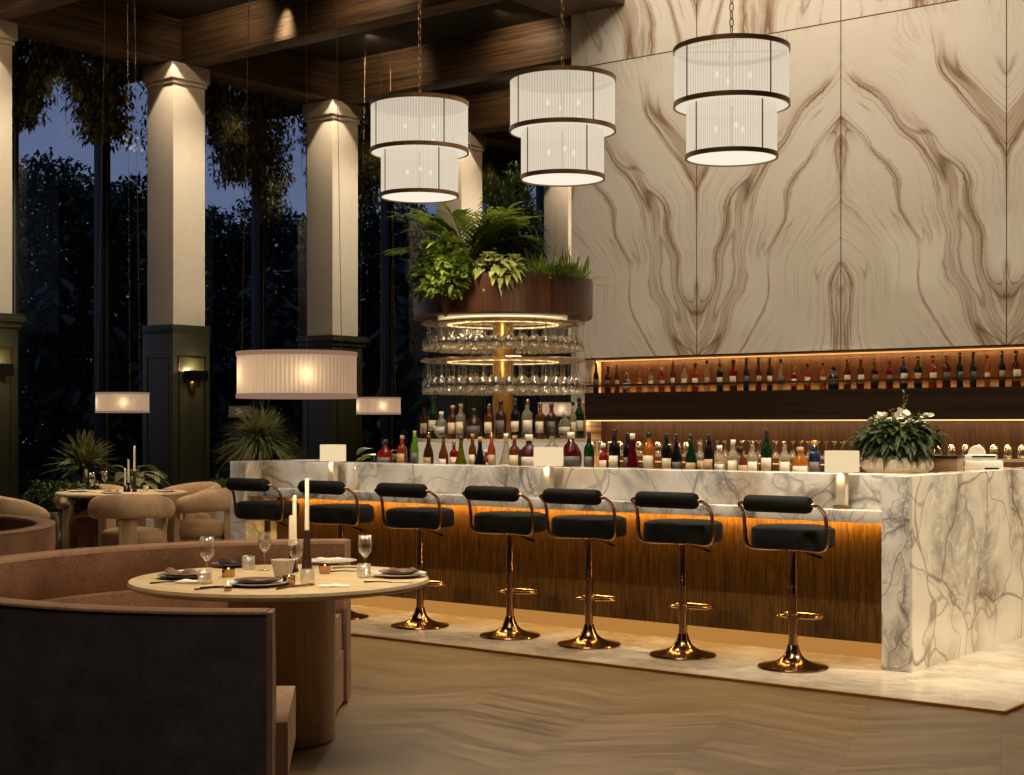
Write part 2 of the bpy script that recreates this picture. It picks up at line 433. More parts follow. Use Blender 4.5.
struct(G().bx(-15.9, -9.0, -4, 22, ZC, ZC + .12).out('ceiling', M['ceiling']))
M['plaster'] = plain('warm_plaster', srgb(150, 128, 104), .8)
M['dark_wall'] = plain('dark_warm_wall', srgb(58, 46, 38), .8)
struct(G().bx(-9.0, 3, -4, 13.2, ZHI, ZHI + .12).out('ceiling', M['plaster']))
struct(G().bx(-9.1, -8.98, -4, 13.2, ZC, ZHI + .12).out('trim_1', M['plaster']))
struct(G().bx(2.9, 3.0, -4, 13.2, FZ, ZHI).out('wall_right', M['dark_wall']))
struct(G().bx(-15.9, 3, -4.1, -4, FZ, ZHI).out('wall_near', M['dark_wall']))
struct(G().bx(-15.9, -9.3, 22, 22.1, FZ, ZC).out('wall_far', M['dark_wall']))
# marble wall with its two niches
w = G()
w.bx(XWL, 3, YW, YW + .8, 2.06, ZHI)
w.bx(XWL, XWL + .17, YW, YW + .8, FZ, 2.06)
w.out('wall_back', M['wall_marble'], fixn=False)['kind'] = 'structure'
nb = thing('back_bar_niche', 'walnut lined wall niche with amber light lines below the marble', 'bar shelving', (0, YW, 0))
X0, X1 = XWL + .17, 2.9
G().bx(X0, X1, .30, .36, .0, 2.06).out('back_panel', M['niche_wood'], nb)
G().bx(X0, X1, 0, .30, 1.42, 1.70).out('dark_band', M['band_wood'], nb)
G().bx(X0, X1, 0.0, .30, 2.045, 2.06).out('top_lining', M['band_wood'], nb)
G().bx(X0, X1, .27, .285, 2.035, 2.045).out('led_strip', M['led_warm'], nb)
G().bx(X0, X1, .275, .29, 1.70, 1.706).out('led_strip', M['led_warm'], nb)
G().bx(X0, X1, .012, .026, 1.409, 1.42).out('led_strip', M['led_line'], nb)
G().bx(X0, X1, .27, .285, .99, 1.0).out('led_strip', M['led_warm'], nb)
G().bx(X0, X1, .0, .30, 1.055, 1.075).out('glass_shelf', M['stone_top'], nb)
G().bx(X0, X1, -.34, .30, .88, .92).out('counter_top', M['stone_top'], nb)
G().bx(X0, X1, -.30, .30, FZ, .88).out('cabinet_front', M['band_wood'], nb)
G().bx(X0, X1, .005, .015, 1.765, 1.785).out('shelf_rail', M['brass'], nb)

# beams
def beam(x0, x1, y0, y1, mat, nm='ceiling_beam'):
    o = G().bx(x0, x1, y0, y1, ZB, ZC, .006).out(nm, mat); o['kind'] = 'structure'; return o
cols = [(XC, YC0 + SY * i) for i in range(-3, 5)]
beam(-14.46, -14.02, -4, 22, M['beam_y'])
beam(-9.32, -8.5, -4, 12.70, M['beam_y'])
for i in range(-3, 5):
    y = YC0 + SY * i + .02
    x1 = -9.32 if y < 12.7 else (-9.19)
    if y > 12.7: x1 = -8.9
    beam(-14.02, x1, y - .13, y + .16, M['beam_x'])
    if i >= 0: beam(-15.6, -14.46, y - .13, y + .16, M['beam_x'])
struct(G().bx(-9.3, -9.18, 13.5, 22, FZ, ZC).out('wall_side', M['dark_wall']))
# recessed downlights in the bays
for (x, y) in [(-12.8, 10.4), (-11.0, 10.4), (-12.6, 13.1), (-10.9, 13.1), (-12.6, 15.7)]:
    d = thing('downlight', 'small round recessed downlight in the dark ceiling between the beams', 'ceiling light', (x, y, ZC), 0, 'recessed downlights between the beams')
    G().lathe([(.05, -.012), (.062, -.012), (.062, 0), (.05, 0)], 20, closed=True).out('trim_ring', M['bronze'], d)
    G().lathe([(0, -.003), (.05, -.003)], 20).out('lens', M['bulb_soft'], d)

# columns
for i, (x, y) in enumerate(cols):
    if i < 2: continue
    c = bpy.data.objects.new('column', None); COL.objects.link(c); c.location = (x, y, 0); c['kind'] = 'structure'
    c['label'] = 'square cream column with a dark green panelled foot and brass sconce'
    g = G(); g.box((0, 0, 3.98), (.48, .48, 3.02), .006)
    g.out('shaft', M['white_paint'], c)
    g = G(); g.box((0, 0, 5.54), (.565, .565, .19), .008); g.box((0, 0, 5.42), (.52, .52, .05), .008)
    g.out('capital', M['white_paint'], c)
    g = G(); g.box((0, 0, 1.22), (.56, .56, 2.48), .006)
    if i == 4: g.box((0, 0, 2.50), (.57, .57, .10), .006)
    else: g.box((0, 0, 2.44), (.62, .62, .07), .01); g.box((0, 0, 2.49), (.69, .69, .055), .01); g.box((0, 0, 2.53), (.66, .66, .03), .006)
    g.box((0, 0, .08), (.60, .60, .18), .01)
    g.out('panelled_base', M['green_paint'], c)
    g = G()
    for (nx, ny) in ((1, 0), (0, -1)):
        def fr(u0, u1, z0, z1):
            if nx: g.bx(.279, .290, u0, u1, z0, z1)
            else: g.bx(u0, u1, -.290, -.279, z0, z1)
        fr(-.2, -.187, .35, 2.18); fr(.187, .2, .35, 2.18); fr(-.2, .2, 2.167, 2.18); fr(-.2, .2, .35, .363)
    g.out('panel_moulding', M['brass'], c)

# wall sconces on two columns
def sconce(x, y, label):
    s = thing('wall_sconce', label, 'wall lamp', (x, y, 1.93))
    g = G(); g.lathe([(0, -.01), (.045, -.01), (.052, 0), (.045, .012), (.02, .022), (0, .022)], 20, M=Matrix.Rotation(PI / 2, 4, 'Y') @ Matrix.Scale(1.3, 4, (1, 0, 0)))
    M2 = Matrix.Translation((.012, 0, -.10))
    g2 = G(); g2.v, g2.f, g2.sm = [tuple(M2 @ Vector(v)) for v in g.v], g.f, g.sm
    g2.tube([(.02, 0, -.10), (.07, 0, -.11), (.085, 0, -.07), (.085, 0, -.03)], .008, 8)
    g2.tube([(.03, 0, -.12), (.035, 0, -.22)], .003, 6); g2.lathe([(0, -.25), (.007, -.245), (.007, -.225), (0, -.22)], 8, (.035, 0, 0))
    g2.out('brass_arm', M['brass'], s)
    g = G()
    pts = [(.03, -.13), (.14, -.13), (.14, .13), (.03, .13)]
    for k in range(4):
        a, b = pts[k], pts[(k + 1) % 4]
        cx, cy = (a[0] + b[0]) / 2, (a[1] + b[1]) / 2
        g.box((cx, cy, .02), (abs(a[0] - b[0]) + .006, abs(a[1] - b[1]) + .006, .12))
    g.out('shade', M['black_metal'], s)
    for yy in (-.06, .06):
        G().lathe([(0, -.02), (.018, -.012), (.022, .01), (.012, .035), (0, .045)], 12, (.085, yy, .03)).out('bulb', M['bulb'], s)
    L = bpy.data.lights.new('sconce_light', 'POINT'); L.energy = 9; L.color = (1, .76, .40); L.shadow_soft_size = .03
    lo = bpy.data.objects.new('sconce_light', L); COL.objects.link(lo); lo.location = (.10, 0, .10); lo.parent = s
sconce(XC + .285, YC0 + SY, 'black shaded brass sconce on the green column foot beside the bar')
sconce(XC + .285, YC0, 'black shaded brass sconce on the column at the left edge')

# window wall
XW = -15.7
my = [YC0 + .02 + SY / 2 * k for k in range(-4, 11)]
for k in range(len(my) - 1):
    y0, y1 = my[k], my[k + 1]
    wn = bpy.data.objects.new('window_%d' % (k + 1), None); COL.objects.link(wn); wn['kind'] = 'structure'; wn.location = (XW, y0, 0)
    G().bx(-.004, .004, .06, y1 - y0 - .06, .1, 6.1).out('pane', M['pane'], wn)
    g = G(); g.bx(-.09, .09, -.06, .06, FZ, 6.16, .004); g.bx(-.06, .06, .06, y1 - y0 - .06, FZ, .1); g.bx(-.06, .06, .06, y1 - y0 - .06, 6.08, 6.16)
    g.out('mullion', M['black_mull'], wn)
    G().bx(.09, .096, -.006, .006, .1, 6.1).out('glint_strip', M['glint_line'], wn)
struct(G().bx(-15.85, -15.55, -4, my[0] - .06, FZ, ZC).out('wall_left', M['dark_wall']))

# outdoors
k = N('forest_floor'); M['ground'] = k.done(k.bsdf(k.mix(k.noise(k.pos(), 2, 3), srgb(24, 28, 20), srgb(40, 40, 30)), .95))
struct(G().bx(-80, -15.9, -40, 90, -.4, -.2).out('ground', M['ground']))
# ------------------------------------------------------------ bar counter
bar = thing('bar_counter', 'long marble and walnut bar with glowing underside and marble end panels', 'bar', (0, 0, 0))
XL, XR = -9.03, -3.40
YF = 7.92
g = G(); g.bx(XR - .17, XR, YF, YF + .001, 0, 1.09)
def slabm(nm, mat, *a, bev=.004): return G().bx(*a, bev).out(nm, mat, bar)
slabm('end_panel', M['edge_marble'], XR - .17, XR - .004, YF, 10.6, 0, 1.088)
o = slabm('return_cladding', M['end_marble'], XR - .004, XR + .012, YF + .002, 10.9, 0, 1.088, bev=0)
slabm('end_panel', M['bar_marble'], XL, XL + .18, YF, 9.0, 0, 1.088)
slabm('front_panel', M['bar_wood'], XL + .18, XR - .17, 8.25, 8.30, .092, .82, bev=0)
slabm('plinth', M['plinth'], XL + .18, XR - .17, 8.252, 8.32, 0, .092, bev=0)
slabm('lower_counter', M['edge_marble'], XL + .18, XR - .17, 7.94, 8.12, .818, .887)
slabm('counter_top', M['bar_marble'], XL + .18, XR - .17, 8.10, 8.36, .88, 1.088)
slabm('work_surface', M['stone_top'], XL + .18, XR - .17, 8.36, 8.86, .97, 1.022)
slabm('back_panel', M['band_wood'], XL + .18, XR - .17, 8.80, 8.84, 0, .97, bev=0)
slabm('return_top', M['stone_top'], XR - .62, XR - .17, 8.86, 10.9, 1.0, 1.05)
slabm('return_inner_panel', M['band_wood'], XR - .60, XR - .56, 8.86, 10.9, 0, 1.0, bev=0)
slabm('led_strip', M['led_warm'], XL + .2, XR - .19, 8.205, 8.22, .806, .817, bev=0)
g = G()
for xx in (-7.85, -5.78): g.bx(xx - .002, xx + .002, 8.097, 8.1, .89, 1.088)
g.out('slab_joint', M['stone_top'], bar)

# ------------------------------------------------------------ bar stools
def make_stool():
    t = thing('bar_stool', 'x', 'bar stool', (0, 0, 0), 0, 'row of bar stools along the bar')
    g = G(); g.lathe([(0, 0), (.195, 0), (.2, .006), (.196, .013), (.165, .020), (.11, .031), (.075, .048), (.052, .07), (.038, .098), (.030, .13), (0, .13)], 48)
    g.out('base', M['copper'], t)
    g = G(); g.lathe([(.026, .10), (.0255, .42), (.0255, .425), (.023, .43), (.023, .66), (.034, .665), (.05, .685), (.05, .70), (0, .70)], 24)
    g.out('pole', M['copper'], t)
    g = G()
    R = .235
    g.lathe([(0, .683), (R - .02, .683), (R - .004, .69), (R, .706), (R, .775), (R - .008, .793), (R - .03, .802), (0, .806)], 48)
    g.out('seat', M['black_fabric'], t)
    g = G()
    Mx = Matrix.Translation((.016, -.205, .935)) @ Matrix.Rotation(PI / 2, 4, 'Y')
    L = .205; r = .048
    g.lathe([(0, -L), (r * .6, -L), (r * .88, -L + .008), (r, -L + .025), (r, L - .025), (r * .88, L - .008), (r * .6, L), (0, L)], 24, M=Mx)
    g.out('backrest', M['black_fabric'], t)
    g = G()
    for s in (-1, 1):
        p = [(s * .19 + .016, -.205, .935), (s * .235 + .01, -.20, .935), (s * .25, -.175, .925), (s * .256, -.13, .90), (s * .258, -.10, .86), (s * .258, -.09, .78), (s * .258, -.088, .725),
             (s * .25, -.085, .692), (s * .225, -.075, .674), (s * .17, -.055, .670), (s * .04, -.01, .672)]
        # smooth the path
        q = []
        for a, b in zip(p, p[1:]):
            for k in range(3): q.append(tuple(a[i] + (b[i] - a[i]) * k / 3 for i in range(3)))
        q.append(p[-1])
        for _ in range(2):
            q = [q[0]] + [tuple((q[i - 1][j] + 2 * q[i][j] + q[i + 1][j]) / 4 for j in range(3)) for i in range(1, len(q) - 1)] + [q[-1]]
        g.tube(q, .011, 10)
    g.out('back_frame', M['copper'], t)
    g = G()
    pts = []
    for k in range(28):
        a = 2 * PI * k / 28; ca, sa = math.cos(a), math.sin(a)
        pts.append((.135 * math.copysign(abs(ca) ** .6, ca), .09 + .08 * math.copysign(abs(sa) ** .75, sa), .285))
    g.tube(pts, .008, 8, closed=True)
    g.tube([(0, 0, .285), (0, .17, .285)], .007, 8)
    pts2 = [(x * .78, .09 + (y - .09) * .72, z) for x, y, z in pts]
    g.tube(pts2, .004, 6, closed=True)
    g.lathe([(.034, .268), (.034, .302), (.027, .306)], 20)
    g.out('footrest', M['copper'], t)
    g = G(); g.tube([(.02, .02, .68), (.05, .03, .655), (.13, .06, .628)], .005, 8); g.tube([(.10, .05, .637), (.15, .068, .620)], .008, 8)
    g.out('height_lever', M['black_metal'], t)
    return t
ord_ = ['first', 'second', 'third', 'fourth', 'fifth', 'sixth', 'seventh', 'eighth', 'ninth', 'tenth', 'eleventh', 'twelfth', 'thirteenth', 'fourteenth', 'fifteenth', 'sixteenth', 'seventeenth', 'eighteenth', 'nineteenth', 'twentieth']
def nth(i, n, a='left', b='right'):
    """place in a row of n, counted from its nearer end"""
    if i == 0: return 'at its %s end' % a
    if i == n - 1: return 'at its %s end' % b
    if i < (n + 1) // 2: return '%s from its %s end' % (ord_[i], a)
    return '%s from its %s end' % (ord_[n - 1 - i], b)
st_px = [267.4, 341, 420, 510, 589, 683, 793]
SL = ['black bar stool with copper stem before the far left end of the bar',
      'black copper stool seen behind the tall candle, second from the bar\'s left end',
      'black copper bar stool just clear of the round table\'s edge',
      'black copper bar stool standing middle in the row of seven',
      'black copper bar stool in front of the middle small counter lamp',
      'black copper bar stool second nearest the marble end panel',
      'black copper bar stool nearest the grey marble end panel']
s0 = make_stool()
for i, px in enumerate(st_px):
    x, y = PY(px, 7.67)
    o = s0 if i == 0 else dup(s0, (x, y, 0), 0)
    o.location = (x, y, 0); o['label'] = SL[i]; o.rotation_euler = (0, 0, random.uniform(-.02, .02))

# ------------------------------------------------------------ small lamps on the lower counter
def make_counter_lamp():
    t = thing('table_lamp', 'x', 'table lamp', (0, 0, 0), 0, 'small lamps on the bar counter')
    G().box((0, 0, .01), (.085, .065, .02), .003).out('base', M['bronze'], t)
    G().box((0, 0, .115), (.062, .045, .19), .004).out('stem', plain('pale_alabaster', srgb(214, 200, 176), .2), t)
    g = G(); g.box((0, 0, .275), (.17, .11, .125), .004)
    g.out('shade', M['shade_cream'], t)
    L = bpy.data.lights.new('lamp_light', 'POINT'); L.energy = 1.6; L.color = (1, .74, .42); L.shadow_soft_size = .02
    lo = bpy.data.objects.new('lamp_light', L); COL.objects.link(lo); lo.location = (0, -.02, .19); lo.parent = t
    return t
l0 = make_counter_lamp()
LL = ['small cream shade lamp near the left end of the bar counter', 'small cream shade lamp at the middle of the bar among bottles', 'small cream shade lamp on the bar beside the potted flowers']
for i, px in enumerate((333, 548.5, 842)):
    x, y = PY(px, 8.035)
    o = l0 if i == 0 else dup(l0, (x, y, .887), 0)
    o.location = (x, y, .888); o['label'] = LL[i]

# ------------------------------------------------------------ bottles
def glassmat(name, rgb, dens=.5, rough=.06):
    k = N(name)
    c = srgb(*rgb)
    tr = k.n('BsdfTransparent'); tr.inputs[0].default_value = tuple(min(1, x * 1.6 + .05) for x in c[:3]) + (1,)
    b = k.bsdf(c, rough, spec=.6)
    tl = k.n('BsdfTranslucent'); tl.inputs[0].default_value = c
    m0 = k.n('MixShader'); m0.inputs[0].default_value = .4; k.l(b.outputs[0], m0.inputs[1]); k.l(tl.outputs[0], m0.inputs[2])
    m = k.n('MixShader'); m.inputs[0].default_value = dens; k.l(tr.outputs[0], m.inputs[1]); k.l(m0.outputs[0], m.inputs[2])
    gs = k.n('BsdfGlossy'); gs.inputs['Roughness'].default_value = .04
    lw = k.n('LayerWeight'); lw.inputs[0].default_value = .3
    f = k.math('MULTIPLY', lw.outputs['Fresnel'], .7)
    m2 = k.n('MixShader'); k.l(f, m2.inputs[0]); k.l(m.outputs[0], m2.inputs[1]); k.l(gs.outputs[0], m2.inputs[2])
    return k.done(m2)
BG = {'amber': glassmat('amber_spirit', (128, 72, 30), .5), 'brown': glassmat('brown_glass', (74, 40, 20), .8), 'green': glassmat('green_glass', (24, 62, 30), .65),
      'bright green': glassmat('lime_liqueur', (108, 170, 26), .6), 'olive': glassmat('olive_glass', (112, 104, 22), .6), 'dark': glassmat('black_wine_glass', (24, 22, 20), .95),
      'red': glassmat('red_spirit', (150, 30, 26), .6), 'pink': glassmat('rose_spirit', (178, 88, 58), .42), 'deep red': glassmat('deep_red_spirit', (92, 10, 20), .85),
      'clear': glassmat('clear_spirit', (196, 188, 172), .35), 'blue': glassmat('blue_glass', (42, 62, 96), .6), 'teal': glassmat('teal_glass', (22, 62, 66), .8), 'gold': glassmat('golden_spirit', (196, 132, 48), .45)}
LB = {'cream': plain('cream_label', srgb(206, 188, 158), .6), 'white': plain('white_label', srgb(200, 190, 174), .6), 'tan': plain('tan_label', srgb(170, 140, 100), .6), 'grey': plain('grey_label', srgb(84, 80, 78), .6)}
CP = {'black': plain('black_cap', srgb(20, 18, 18), .4), 'cork': plain('cork_stopper', srgb(188, 150, 104), .8), 'white': plain('white_cap', srgb(232, 226, 214), .4), 'copper': M['copper'], 'red': plain('red_wax_cap', srgb(120, 24, 20), .4), 'gold': M['gold']}
SH = {  # profile of the body, neck top, label band (z0,z1,r)
 'wine': ([(0, 0), (.036, 0), (.038, .004), (.038, .185), (.034, .205), (.018, .235), (.0145, .25), (.0145, .30), (0, .30)], .30, (.06, .14, .0388), .0155),
 'burgundy': ([(0, 0), (.040, 0), (.043, .006), (.043, .13), (.038, .165), (.024, .205), (.016, .235), (.0145, .30), (0, .30)], .30, (.04, .115, .0438), .0155),
 'spirit': ([(0, 0), (.037, 0), (.040, .005), (.040, .165), (.036, .185), (.020, .20), (.015, .212), (.015, .262), (0, .262)], .262, (.045, .135, .0408), .017),
 'slim': ([(0, 0), (.031, 0), (.033, .004), (.033, .18), (.028, .21), (.016, .24), (.0135, .31), (0, .31)], .31, (.06, .15, .0338), .015),
 'squat': ([(0, 0), (.050, 0), (.055, .008), (.056, .09), (.048, .125), (.026, .145), (.017, .155), (.016, .19), (0, .19)], .19, (.03, .09, .0568), .021),
 'cone': ([(0, 0), (.050, 0), (.053, .005), (.048, .06), (.030, .12), (.018, .17), (.0145, .20), (.0145, .25), (0, .25)], .25, (.02, .06, .0505), .016),
 'flask': ([(0, 0), (.030, 0), (.048, .03), (.056, .075), (.052, .115), (.034, .15), (.016, .17), (.015, .20), (0, .20)], .20, (.045, .095, .0568), .019)}
_bp = {}
def bottle(shape, color, label, cap, loc, s, text, cat, group, scale=1.0):
    key = (shape, color, label, cap)
    if key not in _bp:
        prof, top, (z0, z1, lr), cr = SH[shape]
        gb = G().lathe(prof, 16); mb = gb.mesh('bottle_body'); mb.materials.append(BG[color])
        gl = G().arc([(lr + .0012, z0), (lr + .0012, z1), (lr - .0002, z1), (lr - .0002, z0)], -PI * .78, -PI * .22, 12)
        ml = gl.mesh('bottle_label'); ml.materials.append(LB[label])
        hh = .03 if cap != 'cork' else .026
        gc = G().lathe([(0, top - .016), (cr, top - .016), (cr, top + hh - .012), (0, top + hh - .012)], 12); mc = gc.mesh('bottle_cap'); mc.materials.append(CP[cap])
        _bp[key] = (mb, ml, mc)
    mb, ml, mc = _bp[key]
    o = thing('bottle', text, 'bottle', loc, random.uniform(-.25, .25) + .5, group)
    link('glass_body', mb, o); link('label', ml, o); link('cap', mc, o)
    o.scale = (scale * s, scale * s, scale)
    return o
# front row, standing on the work surface behind the raised marble
FR = [(385, 'squat', 'red', 'grey', 'black', 1.15), (402, 'spirit', 'pink', 'tan', 'cork', .98), (414.5, 'slim', 'bright green', 'grey', 'cork', .95), (428.5, 'burgundy', 'brown', 'tan', 'copper', .92),
      (443.5, 'burgundy', 'amber', 'white', 'black', .86), (454, 'spirit', 'red', 'cream', 'copper', .82), (461, 'cone', 'olive', 'white', 'black', 1.0), (472.5, 'slim', 'amber', 'cream', 'cork', .88), (480, 'cone', 'dark', 'grey', 'cork', 1.0),
      (486.5, 'squat', 'red', 'white', 'white', .82), (491.5, 'slim', 'pink', 'tan', 'copper', .9), (506, 'cone', 'clear', 'white', 'white', 1.08), (514.5, 'spirit', 'amber', 'cream', 'cork', 1.0), (529, 'squat', 'deep red', 'white', 'white', 1.36),
      (552, 'spirit', 'clear', 'grey', 'black', 1.12), (571, 'flask', 'deep red', 'grey', 'white', 1.38), (589, 'wine', 'green', 'grey', 'black', .96), (603.6, 'spirit', 'red', 'cream', 'white', .80), (614.5, 'wine', 'dark', 'white', 'black', 1.02),
      (628, 'wine', 'dark', 'grey', 'black', .94), (632.5, 'cone', 'deep red', 'grey', 'white', 1.1), (649, 'spirit', 'gold', 'white', 'black', 1.08), (666.6, 'wine', 'dark', 'cream', 'black', .94), (676.5, 'burgundy', 'dark', 'grey', 'black', .92),
      (691, 'burgundy', 'green', 'tan', 'black', .92), (700, 'spirit', 'clear', 'tan', 'cork', .86), (709, 'wine', 'dark', 'tan', 'black', .93), (719.5, 'flask', 'clear', 'white', 'white', 1.0), (733, 'spirit', 'clear', 'white', 'white', .92),
      (740, 'squat', 'amber', 'tan', 'black', 1.02), (752.6, 'spirit', 'clear', 'white', 'copper', .88), (766.5, 'wine', 'green', 'white', 'black', 1.02), (784.5, 'spirit', 'clear', 'white', 'copper', .9), (800, 'squat', 'gold', 'white', 'cork', 1.04), (814.5, 'spirit', 'blue', 'grey', 'gold', .92)]
shp = {'wine': 'tall wine', 'burgundy': 'sloping wine', 'spirit': 'straight spirit', 'slim': 'slim', 'squat': 'squat', 'cone': 'cone-shaped', 'flask': 'round decanter'}
def btext(b, i, n, where, sep='label'):
    return '%s %s bottle, %s cap, %s, %s' % (b[2], shp[b[1]], b[4], where, nth(i, n))
ytab = []
for i, b in enumerate(FR):
    yy = 8.46 + (.09 if i % 2 else 0) + (.05 if b[1] in ('squat', 'flask') else 0)
    x, y = PY(b[0], yy)
    bottle(b[1], b[2], b[3], b[4], (x, y, 1.022), 1, btext(b, i, len(FR), 'behind the marble bar'), 'bottle', 'bottles standing along the bar', b[5])
# upper shelf
up_px = [586, 596, 607.8, 617, 625.2, 628, 639.2, 651, 661.7, 673, 684.2, 695, 707, 719.8, 733.4, 746.3, 758.5, 769.7, 780.6, 794, 807.2, 822.9, 833.6, 847.4, 860.5, 874.6, 889.6, 903.7, 918.2, 932.7, 946.5, 959.9, 973.2, 987.3, 1002, 1016.3]
up = ['spirit clear cream black .72', 'slim green grey black .96', 'spirit deep_red grey red .98', 'slim amber tan copper .88', 'spirit amber cream copper .74', 'spirit clear cream copper .70', 'spirit gold tan copper .78', 'spirit clear cream copper .88',
      'spirit pink tan white .9', 'slim amber white copper .94', 'spirit clear cream copper .98', 'spirit pink cream black 1.0', 'slim clear tan black .94', 'wine green white white .98', 'spirit red cream red 1.08', 'slim blue grey black .96',
      'slim amber tan copper .96', 'slim brown cream red .94', 'slim clear grey black .92', 'spirit red cream copper .80', 'spirit pink cream black .9', 'spirit gold tan black .9', 'squat teal grey black 1.05', 'spirit amber cream copper .98',
      'spirit amber white red .98', 'spirit deep_red grey copper .98', 'spirit red grey red .92', 'spirit blue cream copper 1.02', 'spirit green tan copper 1.02', 'spirit pink cream copper 1.02', 'spirit amber grey copper 1.02',
      'slim green grey copper .94', 'slim teal grey red .95', 'slim gold cream copper .85', 'slim green tan copper .96', 'spirit amber cream copper 1.1']
up.append('spirit pink tan copper 1.1')
UP = [(p,) + tuple(w.replace('_', ' ') for w in s.split()) for p, s in zip(up_px, up)]
for i, b in enumerate(UP):
    x, y = PY(b[0], YW + .12)
    bottle(b[1], b[2], b[3], b[4], (x, y, 1.70), .9, btext(b, i, len(UP), 'on the wall shelf'), 'bottle', 'bottles on the wall shelf', float(b[5]))

# ------------------------------------------------------------ stemware on the lower wall shelf
def stem_prof(h=.2, r=.036):
    return [(0, 0), (r * .9, 0), (r * .9, .002), (.006, .006), (.0032, .015), (.0032, h * .45), (.01, h * .48), (r * .85, h * .6), (r, h * .74), (r * .86, h), (r * .83, h), (r * .96, h * .74), (r * .8, h * .61), (.008, h * .49), (0, h * .485)]
def tumb_prof(h=.1, r=.036):
    return [(0, 0), (r * .88, 0), (r, .006), (r, h), (r - .0025, h), (r - .003, .014), (0, .012)]
ms = G().lathe([(.034, 0), (.005, .10), (.004, .11), (.034, .145), (.032, .145), (0, .115)], 14).mesh('coupe'); ms.materials.append(M['glass_rack'])
mt = G().lathe([(0, 0), (.030, 0), (.037, .01), (.041, .05), (.037, .125), (.035, .125), (.038, .05), (.033, .014), (0, .012)], 14).mesh('tumbler'); mt.materials.append(M['glass_rack'])
for gi, (a, b, stp, me, nm, lab, grp) in enumerate(((592, 688, 9.5, mt, 'tumbler', 'clear tumbler under the walnut niche, behind the dark bottles', 'tumblers at the left of the lower wall shelf'),
                                       (692, 852, 8.4, ms, 'cocktail_glass', 'clear conical cocktail glass in the sparkling row on the lower shelf', 'cocktail glasses on the lower wall shelf'),
                                       (938, 1022, 14, mt, 'tumbler', 'clear tumbler on the lower shelf above the white till', 'tumblers at the right of the lower wall shelf'))):
    p = a
    while p <= b:
        x, y = PY(p, YW + .10)
        tag(link(nm, me, None, (x, y, 1.075)), lab, 'glass', grp); p += stp

# ------------------------------------------------------------ glass rack tower with planter
TX, TY = PD(503, 12.3)
tw = thing('glass_rack_tower', 'round brass column tower carrying hanging glass racks and a walnut planter', 'display stand', (TX, TY, 0))
G().lathe([(0, 0), (.70, 0), (.70, 1.04), (0, 1.04)], 64).out('cabinet', M['band_wood'], tw)
G().lathe([(0, 1.04), (.70, 1.04), (.70, 1.235), (0, 1.235)], 64).out('backlit_riser', emit('backlit_riser_glow', (1, .80, .56, 1), .40), tw)
G().lathe([(0, 1.235), (.725, 1.235), (.725, 1.262), (0, 1.262)], 64).out('riser_top', M['stone_top'], tw)
G().lathe([(.085, 1.262), (.085, 2.24)], 32).out('column', M['gold'], tw)
for z in (1.895, 2.2):
    g = G(); g.lathe([(.09, z), (.67, z), (.675, z + .008), (.67, z + .016), (.09, z + .016)], 64, closed=True)
    rk = g.out('rack_disc', M['shelf_glass'], tw)
    g = G()
    for r in (.38, .46, .54, .60, .67):
        g.lathe([(r - .006, z - .006), (r + .006, z - .006), (r + .006, z + .0), (r - .006, z + .0)], 64, closed=True)
    g.out('rail', M['gold'], rk)
    g = G(); g.lathe([(.44, z - .012), (.455, z - .012), (.455, z - .002), (.44, z - .002)], 64, closed=True)
    g.out('led_ring', emit('rack_led', (1, .66, .28, 1), 2.2), rk)
pl_ = G().lathe([(0, 2.235), (.72, 2.235), (.735, 2.25), (.735, 2.545), (.70, 2.545), (.70, 2.48), (0, 2.48)], 96).out('planter_drum', M['drum_wood'], tw)
G().lathe([(0, 2.481), (.70, 2.481), (.70, 2.50), (0, 2.51)], 32).out('soil', M['soil'], pl_)
G().lathe([(.50, 2.222), (.53, 2.222), (.53, 2.235), (.50, 2.235)], 96, closed=True).out('led_ring', emit('planter_led', (1, .74, .40, 1), 2.0), tw)
mg0 = G().lathe([(r * 1.12, z) for r, z in stem_prof(.262, .043)], 14).mesh('wine_glass'); mg0.materials.append(M['glass_rack'])
mg = G().lathe([(r * 1.08, z) for r, z in stem_prof(.215, .040)], 14).mesh('wine_glass'); mg.materials.append(M['glass_rack'])
for z, nm in ((1.887, 'lower'), (2.192, 'upper')):
    for r, n, wh in ((.62, 38, 'outer'), (.505, 30, 'middle'), (.40, 22, 'inner')):
        for q in range(n):
            a = 2 * PI * (q + .3 * (wh == 'middle')) / n
            o = link('wine_glass', mg0 if nm == 'lower' else mg, None, (TX + r * math.cos(a), TY + r * math.sin(a), z))
            o.rotation_euler = (PI, 0, 0)
            tag(o, 'clear wine glass hung upside down in the %s ring of the %s round rack' % (wh, nm), 'wine glass', '%s ring of glasses on the %s rack' % (wh, nm))
# bottles round the tower
TW = [(424, 'spirit', 'amber', 'cream', 'black', .92), (433.5, 'wine', 'green', 'white', 'black', 1.06), (442.5, 'flask', 'clear', 'white', 'white', 1.0), (454, 'spirit', 'amber', 'cream', 'cork', .96), (462, 'spirit', 'clear', 'cream', 'cork', 1.0),
      (475, 'squat', 'brown', 'grey', 'black', 1.15), (490, 'spirit', 'amber', 'cream', 'copper', .98), (501.5, 'spirit', 'brown', 'grey', 'black', 1.08), (515.5, 'wine', 'dark', 'white', 'black', 1.0), (527, 'spirit', 'clear', 'white', 'copper', 1.1),
      (540, 'spirit', 'amber', 'white', 'copper', 1.02), (551, 'spirit', 'brown', 'grey', 'red', 1.02), (564.5, 'flask', 'clear', 'white', 'white', 1.0), (573, 'slim', 'clear', 'cream', 'black', .9), (580, 'wine', 'green', 'white', 'black', 1.04), (586.5, 'slim', 'gold', 'tan', 'cork', .95)]
vx = Vector((RX, RY)); vf = Vector((FX, FY))
